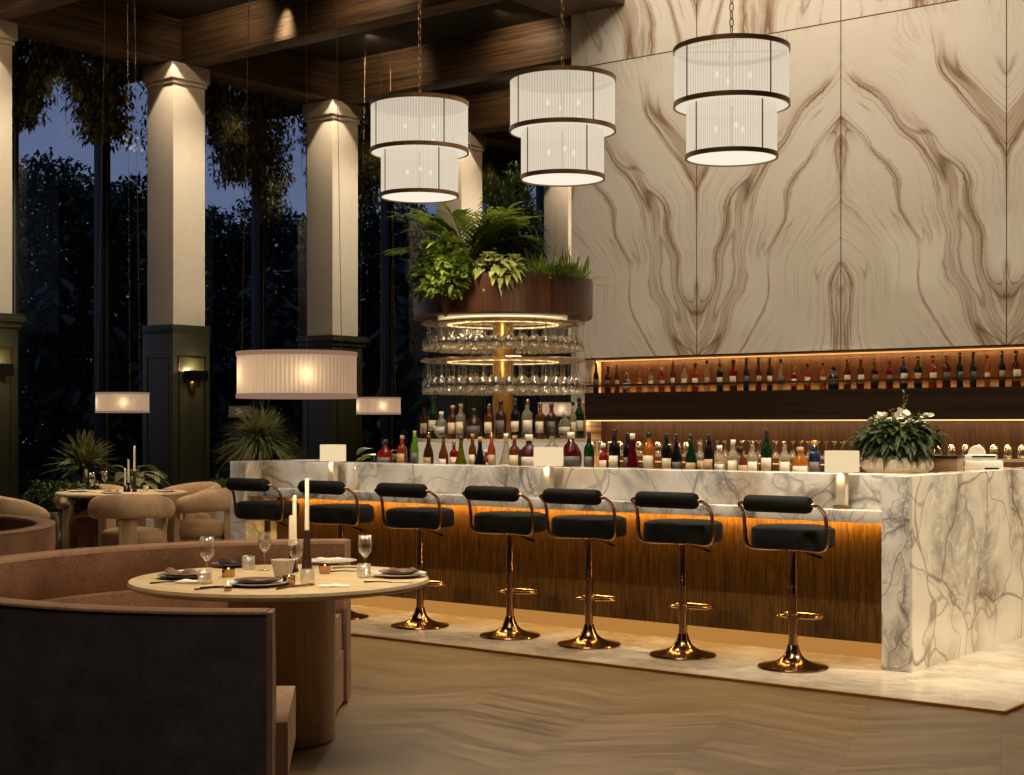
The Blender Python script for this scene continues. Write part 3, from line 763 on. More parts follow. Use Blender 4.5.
for i, b in enumerate(TW):
    u = max(-.645, min(.645, (b[0] - 503) / 1500 * 12.0)); w_ = -math.sqrt(max(.0, .65 ** 2 - u * u))
    bottle(b[1], b[2], b[3], b[4], (TX + RX * u + FX * w_, TY + RY * u + FY * w_, 1.262), 1, btext(b, i, len(TW), 'round the brass column'), 'bottle', 'bottles round the brass column', b[5])

# ------------------------------------------------------------ things at the right end of the bar
vx_, vy_ = PY(897, 8.99)
v = thing('flower_vase', 'pale fluted vase full of green foliage and white flowers on the bar', 'vase', (vx_, vy_, 1.0501))
k = N('pale_fluted_stone'); pp = k.xyz(k.pos(True)); M['vase'] = k.done(k.bsdf(k.mix(k.noise(k.vec(k.math('MULTIPLY', pp[0], 8), k.math('MULTIPLY', pp[1], 8), pp[2]), 2, 3), srgb(206, 196, 180), srgb(170, 160, 146)), .35))
g = G(); n = 48; vs = []; fs = []
prof = [(0, 0), (.14, 0), (.18, .02), (.215, .05), (.22, .08), (.20, .12), (.18, .13), (.16, .12), (0, .11)]
for i in range(n):
    a = 2 * PI * i / n; kk = 1 + .03 * math.cos(a * 16)
    for r, z in prof: vs.append((r * kk * math.cos(a), r * kk * math.sin(a), z))
m = len(prof)
for i in range(n):
    for q in range(m - 1): fs.append([i * m + q, ((i + 1) % n) * m + q, ((i + 1) % n) * m + q + 1, i * m + q + 1])
g.add(vs, fs); g.out('pot', M['vase'], v)
VASE = v
bx_, by_ = PY(947, 9.35)
b_ = thing('service_box', 'brown box with a dark rim between the vase and the till', 'box', (bx_, by_, 1.05), .15)
G().box((0, 0, .055), (.17, .18, .11), .004).out('body', plain('taupe_leather', srgb(150, 120, 92), .5), b_)
G().box((0, 0, .118), (.18, .19, .018), .004).out('lid', M['black_metal'], b_)
rx_, ry_ = PY(984, 9.65)
r_ = thing('cash_register', 'off white receipt till with rounded top on the end of the bar', 'till', (rx_, ry_, 1.05), .35)
g = G(); g.box((0, 0, .045), (.24, .22, .09), .012); g.box((-.02, .02, .105), (.20, .17, .05), .012)
g.out('body', M['plastic'], r_)
g = G(); Mx = Matrix.Translation((-.045, .03, .135)) @ Matrix.Rotation(PI / 2, 4, 'X')
g.lathe([(0, -.05), (.05, -.05), (.055, -.04), (.055, .04), (.05, .05), (0, .05)], 24, M=Mx)
g.out('paper_cover', M['plastic'], r_)
G().box((.05, -.112, .04), (.09, .006, .014), .002).out('slot', M['black_metal'], r_)
G().box((.0, -.066, .118), (.15, .006, .01), .002).out('slot', M['black_metal'], r_)
# ------------------------------------------------------------ tiered pendants over the bar
def fluted(r, z0, z1, n=110, d=.004):
    g = G(); vs = []; fs = []
    m = n * 4
    for i in range(m):
        a = 2 * PI * i / m; rr = r + d * abs(math.sin(a * n / 2))
        vs += [(rr * math.cos(a), rr * math.sin(a), z0), (rr * math.cos(a), rr * math.sin(a), z1)]
    for i in range(m):
        j = (i + 1) % m; fs.append([2 * i, 2 * j, 2 * j + 1, 2 * i + 1])
    return g.add(vs, fs)
k = N('lit_ribbed_glass')
ge = k.n('Emission'); ge.inputs[0].default_value = (1, .86, .66, 1)
pp = k.xyz(k.pos(True)); ang = k.math('ARCTAN2', pp[1], pp[0])
rib = k.math('PINGPONG', k.math('MULTIPLY', ang, 55 / PI), .5)
k.l(k.mr(rib, 0, .5, .66, .88), ge.inputs[1])
tr = k.n('BsdfTransparent'); tr.inputs[0].default_value = (.95, .93, .9, 1)
gs = k.n('BsdfGlossy'); gs.inputs['Roughness'].default_value = .2
m1 = k.n('MixShader'); m1.inputs[0].default_value = .80; k.l(tr.outputs[0], m1.inputs[1]); k.l(ge.outputs[0], m1.inputs[2])
m2 = k.n('MixShader'); m2.inputs[0].default_value = .06; k.l(m1.outputs[0], m2.inputs[1]); k.l(gs.outputs[0], m2.inputs[2])
M['ribbed'] = k.done(m2)
M['ledge'] = emit('pendant_ledge_glass', (1, .88, .70, 1), .80)
def make_pendant():
    t = thing('pendant_light', 'x', 'pendant lamp', (0, 0, 0), 0, 'tiered pendants over the bar')
    Z0, Z1, Z2 = 3.045, 3.375, 3.725
    fluted(.352, Z1, Z2).out('upper_shade', M['ribbed'], t, sharp=False)
    fluted(.278, Z0, Z1).out('lower_shade', M['ribbed'], t, sharp=False)
    def ring(r, z, h=.030, w=.008): return G().lathe([(r - w, z), (r + .004, z), (r + .004, z + h), (r - w, z + h)], 72, closed=True)
    ring(.36, Z2 - .018).out('rim', M['bronze'], t); ring(.36, Z1 - .01).out('rim', M['bronze'], t); ring(.286, Z0 - .004, .028).out('rim', M['bronze'], t)
    G().lathe([(.27, Z1 - .004), (.352, Z1 - .004)], 60).out('ledge_glass', M['ledge'], t)
    G().lathe([(0, Z0 + .004), (.276, Z0 + .004)], 60).out('bottom_diffuser', M['diffuser'], t)
    g = G()
    for kk in range(4):
        a = PI / 4 + kk * PI / 2 + .45
        for r, z0, z1 in ((.359, Z1, Z2), (.285, Z0, Z1)):
            g.box((r * math.cos(a), r * math.sin(a), (z0 + z1) / 2), (.004, .008, z1 - z0), rz=a)
    for a in (.6, .6 + PI / 2): g.box((0, 0, Z2 - .012), (.70, .014, .008), rz=a)
    g.lathe([(0, Z0 + .02), (.009, Z0 + .02), (.009, Z2), (0, Z2)], 10)
    g.out('frame', M['bronze'], t)
    g = G()
    for z, n, r in ((Z2 - .17, 3, .12), (Z1 + .06, 3, .16), (Z1 - .14, 3, .10)):
        for q in range(n):
            a = 2 * PI * q / n + z * 3
            g.lathe([(0, -.018), (.010, -.013), (.013, 0), (.008, .018), (0, .024)], 10, (r * math.cos(a), r * math.sin(a), z))
    g.out('bulb_cluster', emit('pendant_bulb', (1, .86, .62, 1), 1.7), t)
    g = G(); z = Z2; i = 0
    while z < ZHI - .05:
        pts = []
        for q in range(10):
            a = 2 * PI * q / 10
            u = .013 * math.cos(a); w = .030 * math.sin(a)
            pts.append((u, 0, z + .028 + w) if i % 2 else (0, u, z + .028 + w))
        g.tube(pts, .0035, 5, closed=True); z += .048; i += 1
    g.out('chain', M['bronze'], t)
    G().lathe([(0, ZHI - .06), (.06, ZHI - .05), (.07, ZHI - .005), (0, ZHI - .005)], 24).out('ceiling_rose', M['bronze'], t)
    L = bpy.data.lights.new('pendant_glow', 'SPOT'); L.spot_size = math.radians(150); L.spot_blend = .3; L.energy = 55; L.color = (1, .80, .54); L.shadow_soft_size = .04
    lo = bpy.data.objects.new('pendant_glow', L); COL.objects.link(lo); lo.location = (0, 0, 2.98); lo.parent = t
    return t
p0 = make_pendant()
for i, (px, lab) in enumerate(((419.5, 'two-tier ribbed glass pendant above the planter palm'), (562.5, 'two-tier ribbed glass pendant in front of the marble wall\'s free end'), (731.5, 'two-tier ribbed glass pendant hung alone before the veined marble wall'))):
    x, y = PY(px, 8.25)
    o = p0 if i == 0 else dup(p0, (x, y, 0), 0)
    o.location = (x, y, 0); o['label'] = lab

# ------------------------------------------------------------ pleated drum lamps over the tables
k = N('lit_pleated_fabric'); pp = k.xyz(k.pos(True)); ang = k.math('ARCTAN2', pp[1], pp[0])
rib = k.math('PINGPONG', k.math('MULTIPLY', ang, 42 / PI), .5)
zf = k.mr(k.math('ABSOLUTE', pp[2]), .03, .10, 1, .72)
ge = k.n('Emission'); ge.inputs[0].default_value = (1, .69, .45, 1)
k.l(k.math('MULTIPLY', k.mr(rib, 0, .5, .15, .25), 1), ge.inputs[1])
df = k.n('BsdfTranslucent'); df.inputs[0].default_value = (.55, .44, .34, 1)
ad = k.n('AddShader'); k.l(ge.outputs[0], ad.inputs[0]); k.l(df.outputs[0], ad.inputs[1])
M['pleat'] = k.done(ad)
M['pleat_band'] = emit('lit_mauve_lamp_band', (1, .56, .38, 1), .26)
M['inner_liner'] = emit('lamp_liner_glow', (1, .74, .48, 1), .5)
def make_drum():
    t = thing('drum_pendant', 'x', 'pendant lamp', (0, 0, 0), 0, 'pleated drum pendants over the dining tables')
    g = fluted(.245, -.085, .085, 84, .005); g.out('pleated_shade', M['pleat'], t, sharp=False)
    for z in (-.097, .079):
        G().lathe([(.243, z), (.254, z), (.254, z + .018), (.243, z + .018)], 60, closed=True).out('trim_band', M['pleat_band'], t)
    G().lathe([(0, -.088), (.24, -.088)], 40).out('bottom_diffuser', M['inner_liner'], t)
    g = G()
    for a in (4.39, 5.87):
        g.lathe([(0, -.04), (.016, -.03), (.024, 0), (.015, .03), (0, .04)], 12, (.262 * math.cos(a) * .8, .262 * math.sin(a) * .8, 0))
    g.out('bulb_cluster', M['bulb'], t)
    g = G()
    for q in range(3):
        a = 2 * PI * q / 3 + .3
        g.tube([(.24 * math.cos(a), .24 * math.sin(a), .09), (.15 * math.cos(a), .15 * math.sin(a), ZC - 1.6)], .0014, 5)
    g.out('suspension_cable', M['bronze'], t)
    G().lathe([(0, ZC - 1.62), (.17, ZC - 1.615), (.17, ZC - 1.585), (0, ZC - 1.585)], 24).out('ceiling_rose', M['bronze'], t)
    L = bpy.data.lights.new('drum_glow', 'SPOT'); L.spot_size = math.radians(150); L.spot_blend = .3; L.energy = 30; L.color = (1, .74, .45); L.shadow_soft_size = .03
    lo = bpy.data.objects.new('drum_glow', L); COL.objects.link(lo); lo.location = (0, 0, -.13); lo.parent = t
    return t
d0 = make_drum()
for i, (px, D, lab) in enumerate(((297, 6.32, 'large looking pleated drum lamp above the set round table'), (122.5, 14.4, 'pleated drum lamp hanging over the far dining table with candles'), (378.5, 17.0, 'pleated drum lamp beyond the bar beside the green column'), (556, 21, 'pleated drum lamp glimpsed behind the hanging wine glasses'))):
    x, y = PD(px, D)
    o = d0 if i == 0 else dup(d0, (x, y, 1.585), 0)
    o.location = (x, y, 1.585); o['label'] = lab; o.rotation_euler = (0, 0, -.2)
# near lamp hangs from a high ceiling rose
# ------------------------------------------------------------ curved booths
def booth(name, label, cx, cy, a0, a1, seams=4, strap=False, outm='booth_out'):
    t = thing(name, label, 'banquette', (cx, cy, FZ))
    R = 1.48; HB = .80 - FZ
    def A(prof, nm, mat, b0=a0, b1=a1, n=64): return G().arc(prof, b0, b1, n).out(nm, mat, t)
    A([(R, .02), (R, HB - .006), (R - .03, HB - .006), (R - .03, .02)], 'outer_back', M[outm])
    e_ = .004
    A([(R + .003, HB - .009), (R + .001, HB - .002), (R - .006, HB), (R - .088, HB), (R - .102, HB - .006), (R - .106, HB - .02)], 'top_piping', M['booth_pipe'])
    A([(R - .03, .05), (R - .03, HB - .014), (R - .104, HB - .014), (R - .108, HB - .05), (R - .104, HB - .20), (R - .10, HB - .205), (R - .118, HB - .215), (R - .15, .47), (R - .15, .05)], 'inner_back', M['booth_in'])
    for a in (a0, a1):
        s = -1 if a == a0 else 1
        g = G(); g.arc([(R + .002, .02), (R + .002, HB - .004), (R - .104, HB - .004), (R - .15, .5), (R - .15, .02)], a, a + s * .012, 1)
        g.out('end_panel', M['booth_pipe'], t)
    for i in range(seams):
        b0 = a0 + (a1 - a0) * i / seams + .006; b1 = a0 + (a1 - a0) * (i + 1) / seams - .006 + (.045 if i == seams - 1 else 0)
        A([(R - .15, .27), (R - .15, .44), (R - .17, .455), (R - .68, .465), (R - .725, .455), (R - .74, .43), (R - .74, .30), (R - .725, .275), (R - .68, .27)], 'seat_cushion', M['booth_seat'], b0, b1, 18)
    A([(R - .10, .02), (R - .10, .27), (R - .70, .27), (R - .72, .255), (R - .72, .03), (R - .70, .02)], 'seat_base', M['booth_seat'])
    if strap:
        b = strap; G().arc([(R + .006, .3), (R + .006, HB + .003), (R - .11, HB + .003), (R - .11, .5)], b, b + .035, 2).out('strap', plain('maroon_strap', srgb(60, 26, 22), .6), t)
    return t
D2 = math.radians
booth('curved_booth', 'large curved booth with dark outer back wrapping the nearest round table', -4.445, 4.292, D2(127.5), D2(311.6), 4)
booth('curved_booth', 'light brown curved booth partly seen beyond the nearest booth at the left edge', *PD(512 - 4.12 / 8.45 * 1500, 8.45), D2(-100), D2(100), 4, D2(-18), 'booth_in')

# ------------------------------------------------------------ round tables
TZ = .728
def round_table(label, x, y, r, group):
    t = thing('round_table', label, 'table', (x, y, FZ), 0, group)
    g = G(); z = TZ - FZ
    g.lathe([(0, z - .045), (r - .02, z - .030), (r - .004, z - .022), (r, z - .012), (r - .006, z), (0, z)], 96)
    g.out('tabletop', M['table_wood'], t)
    return t
tx, ty = PD(280.5, 6.35)
T1 = round_table('pale oak round table nearest, set with plates, glasses and candles', tx, ty, .63, 'round dining tables')
qx, qy = PD(282, 6.62)
g = G(); g.lathe([(0, 0), (.225, 0), (.235, .012), (.235, .68), (0, .68)], 64, (qx - tx, qy - ty, .0)); g.out('pedestal', M['pedestal_wood'], T1)
t2x, t2y = PD(122, 14.4)
T2 = round_table('pale round dining table with candles between the armchairs and window plants', t2x, t2y, .62, 'round dining tables')
G().lathe([(0, 0), (.22, 0), (.22, .68), (0, .68)], 40).out('pedestal', M['pedestal_wood'], T2)

def TP(px, py, z=TZ):     # point on the near table top
    D = ZD(py, z); x, y = PD(px, D); return (x, y, z)
# --- wine glasses
mw = {}
def wglass(loc, h, label, group, wine=None):
    if 'w' not in mw:
        me = G().lathe(stem_prof(.2, .034), 20).mesh('wine_glass'); me.materials.append(M['glass']); mw['w'] = me
    o = link('wine_glass', mw['w'], None, loc); o.scale = (h / .2,) * 3; tag(o, label, 'wine glass', group); return o
for px, py, h, lab in ((207, 583, .19, 'wine glass at the left place setting beside a tumbler'), (264.5, 570.5, .172, 'tall wine glass behind the dark front plate'), (296, 580, .17, 'wine glass beside the tall candle holder'), (365, 577, .178, 'wine glass nearest the right hand plate by the table edge')):
    wglass(TP(px, py), h, lab, 'wine glasses on the nearest table')
me = G().lathe(tumb_prof(.06, .029), 24).mesh('tumbler'); k = N('frosted_tumbler_glass')
M['frost'] = mat_glass('frosted_tumbler', (.95, .94, .90, 1), .2, .12, (.86, .8, .68, 1), .16); me.materials.append(M['frost'])
for px, py, lab in ((205, 584, 'frosted tumbler at the left place setting'), (248.5, 569.5, 'frosted tumbler near the back of the table beside the dark napkin'), (307.5, 584, 'frosted tumbler in front of the dark candle holder'), (364, 578, 'frosted tumbler beneath the wine glass at right')):
    tag(link('tumbler', me, None, TP(px, py)), lab, 'tumbler', 'tumblers on the nearest table')
# --- tealights
def tealight(loc, lab, r=.028, h=.036):
    t = thing('candle_cup', lab, 'candle holder', loc, 0, 'copper tealight cups')
    G().lathe([(0, 0), (r * .86, 0), (r, .006), (r, h), (r - .002, h), (r - .003, .02), (0, .02)], 24).out('cup', M['copper'], t)
    G().lathe([(0, .018), (r * .85, .018), (r * .85, .023), (0, .024)], 16).out('wax', M['candle'], t)
    G().lathe([(0, .024), (.003, .028), (.0035, .033), (0, .042)], 8).out('flame', M['flame'], t)
tealight(TP(228.5, 577), 'copper tealight cup left of the table centre'); tealight(TP(325, 573.5), 'copper tealight cup behind the right white napkin', .026); tealight(TP(289, 584.5), 'copper tealight cup beside the front dark plate', .026)
# --- candles
def holder(loc, h, ch, lab, mat, r=.026):
    t = thing('candle_holder', lab, 'candle holder', loc, 0, 'taper candle holders on the tables')
    G().lathe([(0, 0), (r, 0), (r, .008), (r * .8, .02), (r * .55, h * .6), (r * .5, h), (0, h)], 20).out('holder_body', mat, t)
    c = thing('taper_candle', lab.replace('holder', 'candle').replace('dark tall', 'white taper on tall'), 'candle', (loc[0], loc[1], loc[2] + h), 0, 'white taper candles')
    G().lathe([(0, 0), (.0105, 0), (.009, ch), (0, ch + .004)], 14).out('wax', M['candle'], c)
    G().tube([(0, 0, ch), (.001, 0, ch + .012)], .001, 5).out('wick', M['black_metal'], c)
holder(TP(307, 572), .185, .225, 'dark tall turned wood candle holder near the table centre', M['dark_brown'], .029)
holder(TP(294.5, 572), .12, .215, 'low smoky candle holder behind the pleated white bowl', M['black_metal'], .018)
holder(TP(291, 573), .12, .13, 'shorter smoky candle holder just left of its twin', M['black_metal'], .016)
b = thing('pleated_bowl', 'small lilac white pleated bowl in the middle of the nearest table', 'bowl', TP(283, 578))
g = G(); vs = []; fs = []; prof = [(0, 0), (.030, 0), (.036, .012), (.050, .078), (.047, .078), (.034, .016), (0, .014)]; n = 80; m = len(prof)
for i in range(n):
    a = 2 * PI * i / n; kk = 1 + .03 * math.cos(a * 20)
    for r, z in prof: vs.append((r * kk * math.cos(a), r * kk * math.sin(a), z))
for i in range(n):
    for q in range(m - 1): fs.append([i * m + q, ((i + 1) % n) * m + q, ((i + 1) % n) * m + q + 1, i * m + q + 1])
g.add(vs, fs); g.out('bowl_body', plain('lilac_white_porcelain', srgb(214, 202, 204), .4), b)
# --- plates
def plate_prof(r): return [(0, 0), (r * .6, 0), (r * .66, .004), (r, .014), (r, .017), (r * .66, .008), (0, .007)]
def plate(loc, r, mat, lab, name='dinner_plate'):
    o = G().lathe(plate_prof(r), 40).out(name, mat); o.location = loc; return tag(o, lab, 'plate', 'plates on the nearest table')
def cloth(loc, w, d, rz, mat, lab, h=.02, seed=1):
    rnd = random.Random(seed); n = 14; vs = []; fs = []
    for i in range(n + 1):
        for j in range(7):
            u = i / n - .5; v = j / 6 - .5
            zz = h * (1 - (2 * abs(v)) ** 3) * (.55 + .45 * math.cos(u * 9 + seed)) + .002 + rnd.uniform(0, .003)
            vs.append((u * w * (1 - .25 * (v + .5)), v * d, zz))
    for i in range(n):
        for j in range(6): fs.append([i * 7 + j, (i + 1) * 7 + j, (i + 1) * 7 + j + 1, i * 7 + j + 1])
    o = G().add(vs, fs).out('napkin', mat, None, sharp=False); o.location = loc; o.rotation_euler = (0, 0, rz)
    so = o.modifiers.new('thick', 'SOLIDIFY'); so.thickness = .002
    return tag(o, lab, 'napkin', 'napkins on the nearest table')
def up(p, d): return (p[0], p[1], p[2] + d)
CAMR = math.atan2(RY, RX)
P = TP(258, 585.5); plate(P, .125, M['ceramic'], 'wide white plate at the front of the nearest table'); plate(up(P, .009), .095, M['dark_ceramic'], 'dark plate stacked on the front white plate')
cloth(up(P, .018), .16, .05, CAMR + .15, M['napkin_brown'], 'brown napkin folded over the front dark plate', .012, 3)
P = TP(185, 578); plate(P, .115, M['dark_ceramic'], 'dark plate at the left side of the nearest table'); plate(up(P, .009), .09, M['ceramic'], 'white plate stacked on the left dark plate')
cloth(up(P, .017), .17, .07, CAMR - .3, M['napkin_brown'], 'brown napkin folded over the left plates', .022, 5)
P = TP(399, 576.5); plate(P, .118, M['ceramic'], 'white plate at the right edge of the nearest table'); plate(up(P, .009), .088, M['dark_ceramic'], 'dark plate stacked on the right white plate')
cloth(up(P, .017), .15, .055, CAMR + .2, M['napkin_brown'], 'brown napkin folded over the right plates', .018, 8)
P = TP(331, 563.5); plate(P, .12, M['ceramic'], 'white plate at the back of the table behind the tall candle')
cloth(up(P, .016), .14, .05, CAMR, M['napkin_white'], 'white napkin on the back plate', .008, 4)
P = TP(233, 566.5); plate(P, .10, M['dark_ceramic'], 'dark plate at the back left of the nearest table'); cloth(up(P, .012), .15, .07, CAMR + .5, plain('dark_napkin', srgb(40, 34, 32), .9), 'dark napkin heaped on the back left plate', .035, 9)
cloth(TP(191, 582.5), .125, .075, CAMR + .1, M['napkin_white'], 'flat white napkin in front of the left plates', .008, 2)
cloth(TP(335, 586.5), .13, .07, CAMR, M['napkin_white'], 'flat white napkin at the front right of the table', .008, 6)
# --- cutlery
def cut(kind, loc, rz, mat, lab):
    g = G()
    g.tube([(-.09, 0, .003), (-.02, 0, .006), (.03, 0, .004)], [.004, .0028, .0025], 6)
    if kind == 'spoon': g.lathe([(0, 0), (.008, .001), (.015, .005), (.014, .006), (0, .003)], 14, (.055, 0, .001), sx=1.7)
    elif kind == 'knife': g.box((.07, 0, .004), (.09, .013, .0016), .0007)
    else:
        g.box((.045, 0, .004), (.03, .018, .002), .0008)
        for q in (-.0075, -.0025, .0025, .0075): g.box((.075, q, .004), (.036, .0024, .0018))
    o = g.out(kind, mat); o.location = loc; o.rotation_euler = (0, 0, rz); return tag(o, lab, 'cutlery', 'cutlery on the nearest table')
cut('spoon', TP(222, 587.5), CAMR + .5, M['black_metal'], 'dark spoon left of the front plate'); cut('fork', TP(217, 589), CAMR + .45, M['black_metal'], 'dark fork left of the front plate')
cut('knife', TP(293, 588), CAMR + .9, M['copper'], 'copper knife right of the front plate'); cut('spoon', TP(300, 586.5), CAMR + .9, M['copper'], 'copper spoon beside the copper knife')
cut('fork', TP(346, 572), CAMR + .2, M['black_metal'], 'dark fork behind the right tumbler'); cut('knife', TP(385, 583), CAMR - .2, M['black_metal'], 'dark knife in front of the right plate')
cut('spoon', TP(352, 568.5), CAMR + .1, M['black_metal'], 'dark spoon at the back right of the table'); cut('fork', TP(172, 583), CAMR + .4, M['black_metal'], 'dark fork in front of the left plates')
tealight(TP(228, 591), 'copper tealight at the front rim of the table', .016, .012)

# ------------------------------------------------------------ far table setting
def T2P(px, D): x, y = PD(px, D); return (x, y, TZ)
for i, (px, D, lab) in enumerate(((92, 14.25, 'wine glass at the left of the far table'), (104.5, 14.7, 'wine glass behind the left plates of the far table'), (141, 14.3, 'wine glass in front of the far table candles'), (157.5, 14.6, 'wine glass at the right of the far table'))):
    wglass(T2P(px, D), .19, lab, 'wine glasses on the far table')
for i, (px, D, lab) in enumerate(((79, 14.4, 'plate at the left of the far dining table'), (166, 14.4, 'plate at the right of the far dining table'), (112, 14.05, 'plate at the front of the far dining table'))):
    o = G().lathe(plate_prof(.11), 24).out('dinner_plate', M['ceramic']); o.location = T2P(px, D); tag(o, lab, 'plate', 'plates on the far table')
    c = cloth(up(T2P(px, D), .016), .15, .06, CAMR, M['napkin_brown'], lab.replace('plate', 'napkin on the plate'), .015, i); c['group'] = 'napkins on the far table'
for px, D, lab in ((128, 14.5, 'pale cup near the far table candles'), (146, 14.5, 'pale cup at the right of the far table candles')):
    tag(link('tumbler', me, None, T2P(px, D)), lab, 'tumbler', 'tumblers on the far table')
holder(T2P(134.5, 14.4), .20, .24, 'dark tall slim candle holder at the far table', M['dark_brown'], .024)
holder(T2P(128.5, 14.4), .09, .22, 'slim dark candle holder in the middle of the far table trio', M['black_metal'], .02)
holder(T2P(125, 14.4), .06, .16, 'lowest candle holder of the far table trio', M['black_metal'], .02)

# ------------------------------------------------------------ barrel armchairs
def make_chair():
    t = thing('armchair', 'x', 'armchair', (0, 0, 0), 0, 'barrel armchairs round the far tables')     # faces +x
    g = G(); pts = []; n = 26; nn = 14; vs = []; fs = []
    for i in range(n + 1):
        u = i / n; a = D2(48) + (D2(312) - D2(48)) * u
        w = math.sin(PI * u)
        x, y, z = .32 * math.cos(a) * 1.0, .315 * math.sin(a), .60 + .08 * w
        rv = (.07 + .038 * w) * min(1, .62 + 3.2 * min(u, 1 - u)); rh = (.062 + .005 * w) * min(1, .62 + 3.2 * min(u, 1 - u))
        for q in range(nn):
            b = 2 * PI * q / nn
            rr = rh * math.cos(b)
            vs.append((x + rr * math.cos(a) + .02 * math.sin(b) * -math.cos(a) * w, y + rr * math.sin(a), z + rv * math.sin(b)))
    for i in range(n):
        for q in range(nn):
            q2 = (q + 1) % nn; fs.append([i * nn + q, i * nn + q2, (i + 1) * nn + q2, (i + 1) * nn + q])
    # rounded arm ends
    for e0, d in ((0, -1), (n, 1)):
        a = D2(48) if e0 == 0 else D2(312)
        cx = sum(vs[e0 * nn + q][0] for q in range(nn)) / nn; cy = sum(vs[e0 * nn + q][1] for q in range(nn)) / nn; cz = sum(vs[e0 * nn + q][2] for q in range(nn)) / nn
        tx_, ty_ = -math.sin(a) * d * .03, math.cos(a) * d * .03
        b0 = len(vs)
        for q in range(nn):
            v = vs[e0 * nn + q]; vs.append((cx + (v[0] - cx) * .6 + tx_, cy + (v[1] - cy) * .6 + ty_, cz + (v[2] - cz) * .6))
        for q in range(nn):
            q2 = (q + 1) % nn; fs.append([e0 * nn + q, e0 * nn + q2, b0 + q2, b0 + q])
        fs.append([b0 + q for q in range(nn)])
    g.add(vs, fs); g.out('back_roll', M['chair_fab'], t, sharp=False)
    g = G(); g.lathe([(0, .30), (.24, .30), (.265, .315), (.28, .36), (.275, .42), (.25, .45), (.2, .465), (0, .47)], 40, (.02, 0, 0)); g.out('seat', M['chair_seat'], t, sharp=False)
    g = G(); g.lathe([(0, .19), (.25, .19), (.25, .30), (0, .30)], 40, (.01, 0, 0)); g.out('apron', M['chair_wood'], t)
    for a, w in ((PI, .15), (D2(52), .12), (D2(-52), .12)):
        M3 = Matrix.Rotation(a, 4, 'Z')
        g = G(); g.box((.29, 0, .30), (.07, w, .60), .012, M=M3); g.out('leg', M['chair_wood'], t)
    return t
c0 = make_chair()
cR = math.atan2(RY, RX); cF = math.atan2(FY, FX)
for i, (px, D, ang, lab) in enumerate(((132, 13.35, cF + .12, 'camel velvet barrel armchair seen from behind, before the far table'), (200, 14.45, cR + PI - .1, 'camel armchair right of the far table, beside the bar end'),
                                       (93, 15.0, cF + PI + .25, 'armchair on the window side of the far table, mostly hidden'), (19, 13.1, cR + .35, 'camel armchair at the left edge, its long arm sloping down'),
                                       (186, 15.6, cR + PI + .9, 'armchair tucked behind the one beside the bar end'))):
    x, y = PD(px, D)
    o = c0 if i == 0 else dup(c0, (x, y, FZ), ang)
    o.location = (x, y, FZ); o.rotation_euler = (0, 0, ang); o['label'] = lab
# ------------------------------------------------------------ foliage
M['leaf_bright'] = mat_leaf('palm_green_leaf', srgb(86, 108, 30), srgb(140, 156, 62), .35)
M['leaf_mid'] = mat_leaf('shrub_green_leaf', srgb(62, 82, 28), srgb(112, 128, 54), .3)
M['leaf_deep'] = mat_leaf('deep_green_leaf', srgb(36, 52, 24), srgb(70, 86, 40), .25)
M['leaf_pale'] = mat_leaf('pale_variegated_leaf', srgb(136, 146, 72), srgb(176, 176, 108), .3)
M['leaf_ivy'] = mat_leaf('hanging_olive_leaf', srgb(88, 86, 38), srgb(124, 114, 58), .3)
M['leaf_dusty'] = mat_leaf('dusty_olive_leaf', srgb(92, 98, 56), srgb(142, 142, 92), .3)
M['leaf_tree'] = mat_leaf('night_forest_leaf', srgb(34, 44, 32), srgb(56, 66, 46), .15)
M['bark'] = plain('brown_bark', srgb(86, 66, 48), .9)
M['bark_dark'] = plain('dark_bark', srgb(52, 46, 42), .9)
M['petal'] = plain('white_petal', srgb(232, 226, 208), .6)
def leafblade(g, p, d, up_, L, W, bend=.3, seg=4):
    """one pointed leaf from p along d"""
    d = d.normalized(); s = d.cross(up_)
    if s.length < .05: s = d.cross(Vector((1, .3, 0)))
    s.normalize(); u = s.cross(d).normalized()
    vs = []; fs = []
    c = Vector(p)
    for i in range(seg + 1):
        t = i / seg
        w = W * .5 * (math.sin(PI * min(1, t * .85 + .12)) ** .8) if i < seg else 0.0008
        q = c + d * L * t - u * 0 + Vector((0, 0, -1)) * bend * L * t * t
        vs += [q - s * w, q + s * w + u * w * .15]
    for i in range(seg): fs.append([2 * i, 2 * i + 1, 2 * i + 3, 2 * i + 2])
    g.add(vs, fs, None, True)
def rdir(rnd, zmin=-1, zmax=1):
    z = rnd.uniform(zmin, zmax); a = rnd.uniform(0, 2 * PI); r = math.sqrt(max(0, 1 - z * z)); return Vector((r * math.cos(a), r * math.sin(a), z))
def frond(g, gs, p, d, L, nl, ll, lw, droop, rnd):
    P = Vector(p); d = d.normalized(); pts = []
    for i in range(9):
        t = i / 8; pts.append(P + d * L * t + Vector((0, 0, -1)) * droop * L * t * t)
    gs.tube(pts, [.008 * (1 - .8 * i / 8) + .001 for i in range(9)], 5)
    side = d.cross(Vector((0, 0, 1)));
    if side.length < .05: side = Vector((1, 0, 0))
    side.normalize()
    for k in range(nl):
        t = .18 + .82 * k / nl; i = min(7, int(t * 8)); q = pts[i].lerp(pts[i + 1], t * 8 - i); tg = (pts[i + 1] - pts[i]).normalized()
        l = ll * (math.sin(PI * (t * .8 + .12)) ** .6)
        for s in (-1, 1):
            dd = (tg * .75 + side * s * .8 + Vector((0, 0, .12))).normalized()
            leafblade(g, q, dd, Vector((0, 0, 1)), l * rnd.uniform(.85, 1.1), lw, .25, 3)
    leafblade(g, pts[-1], (pts[-1] - pts[-2]), Vector((0, 0, 1)), ll * .8, lw, .2, 3)
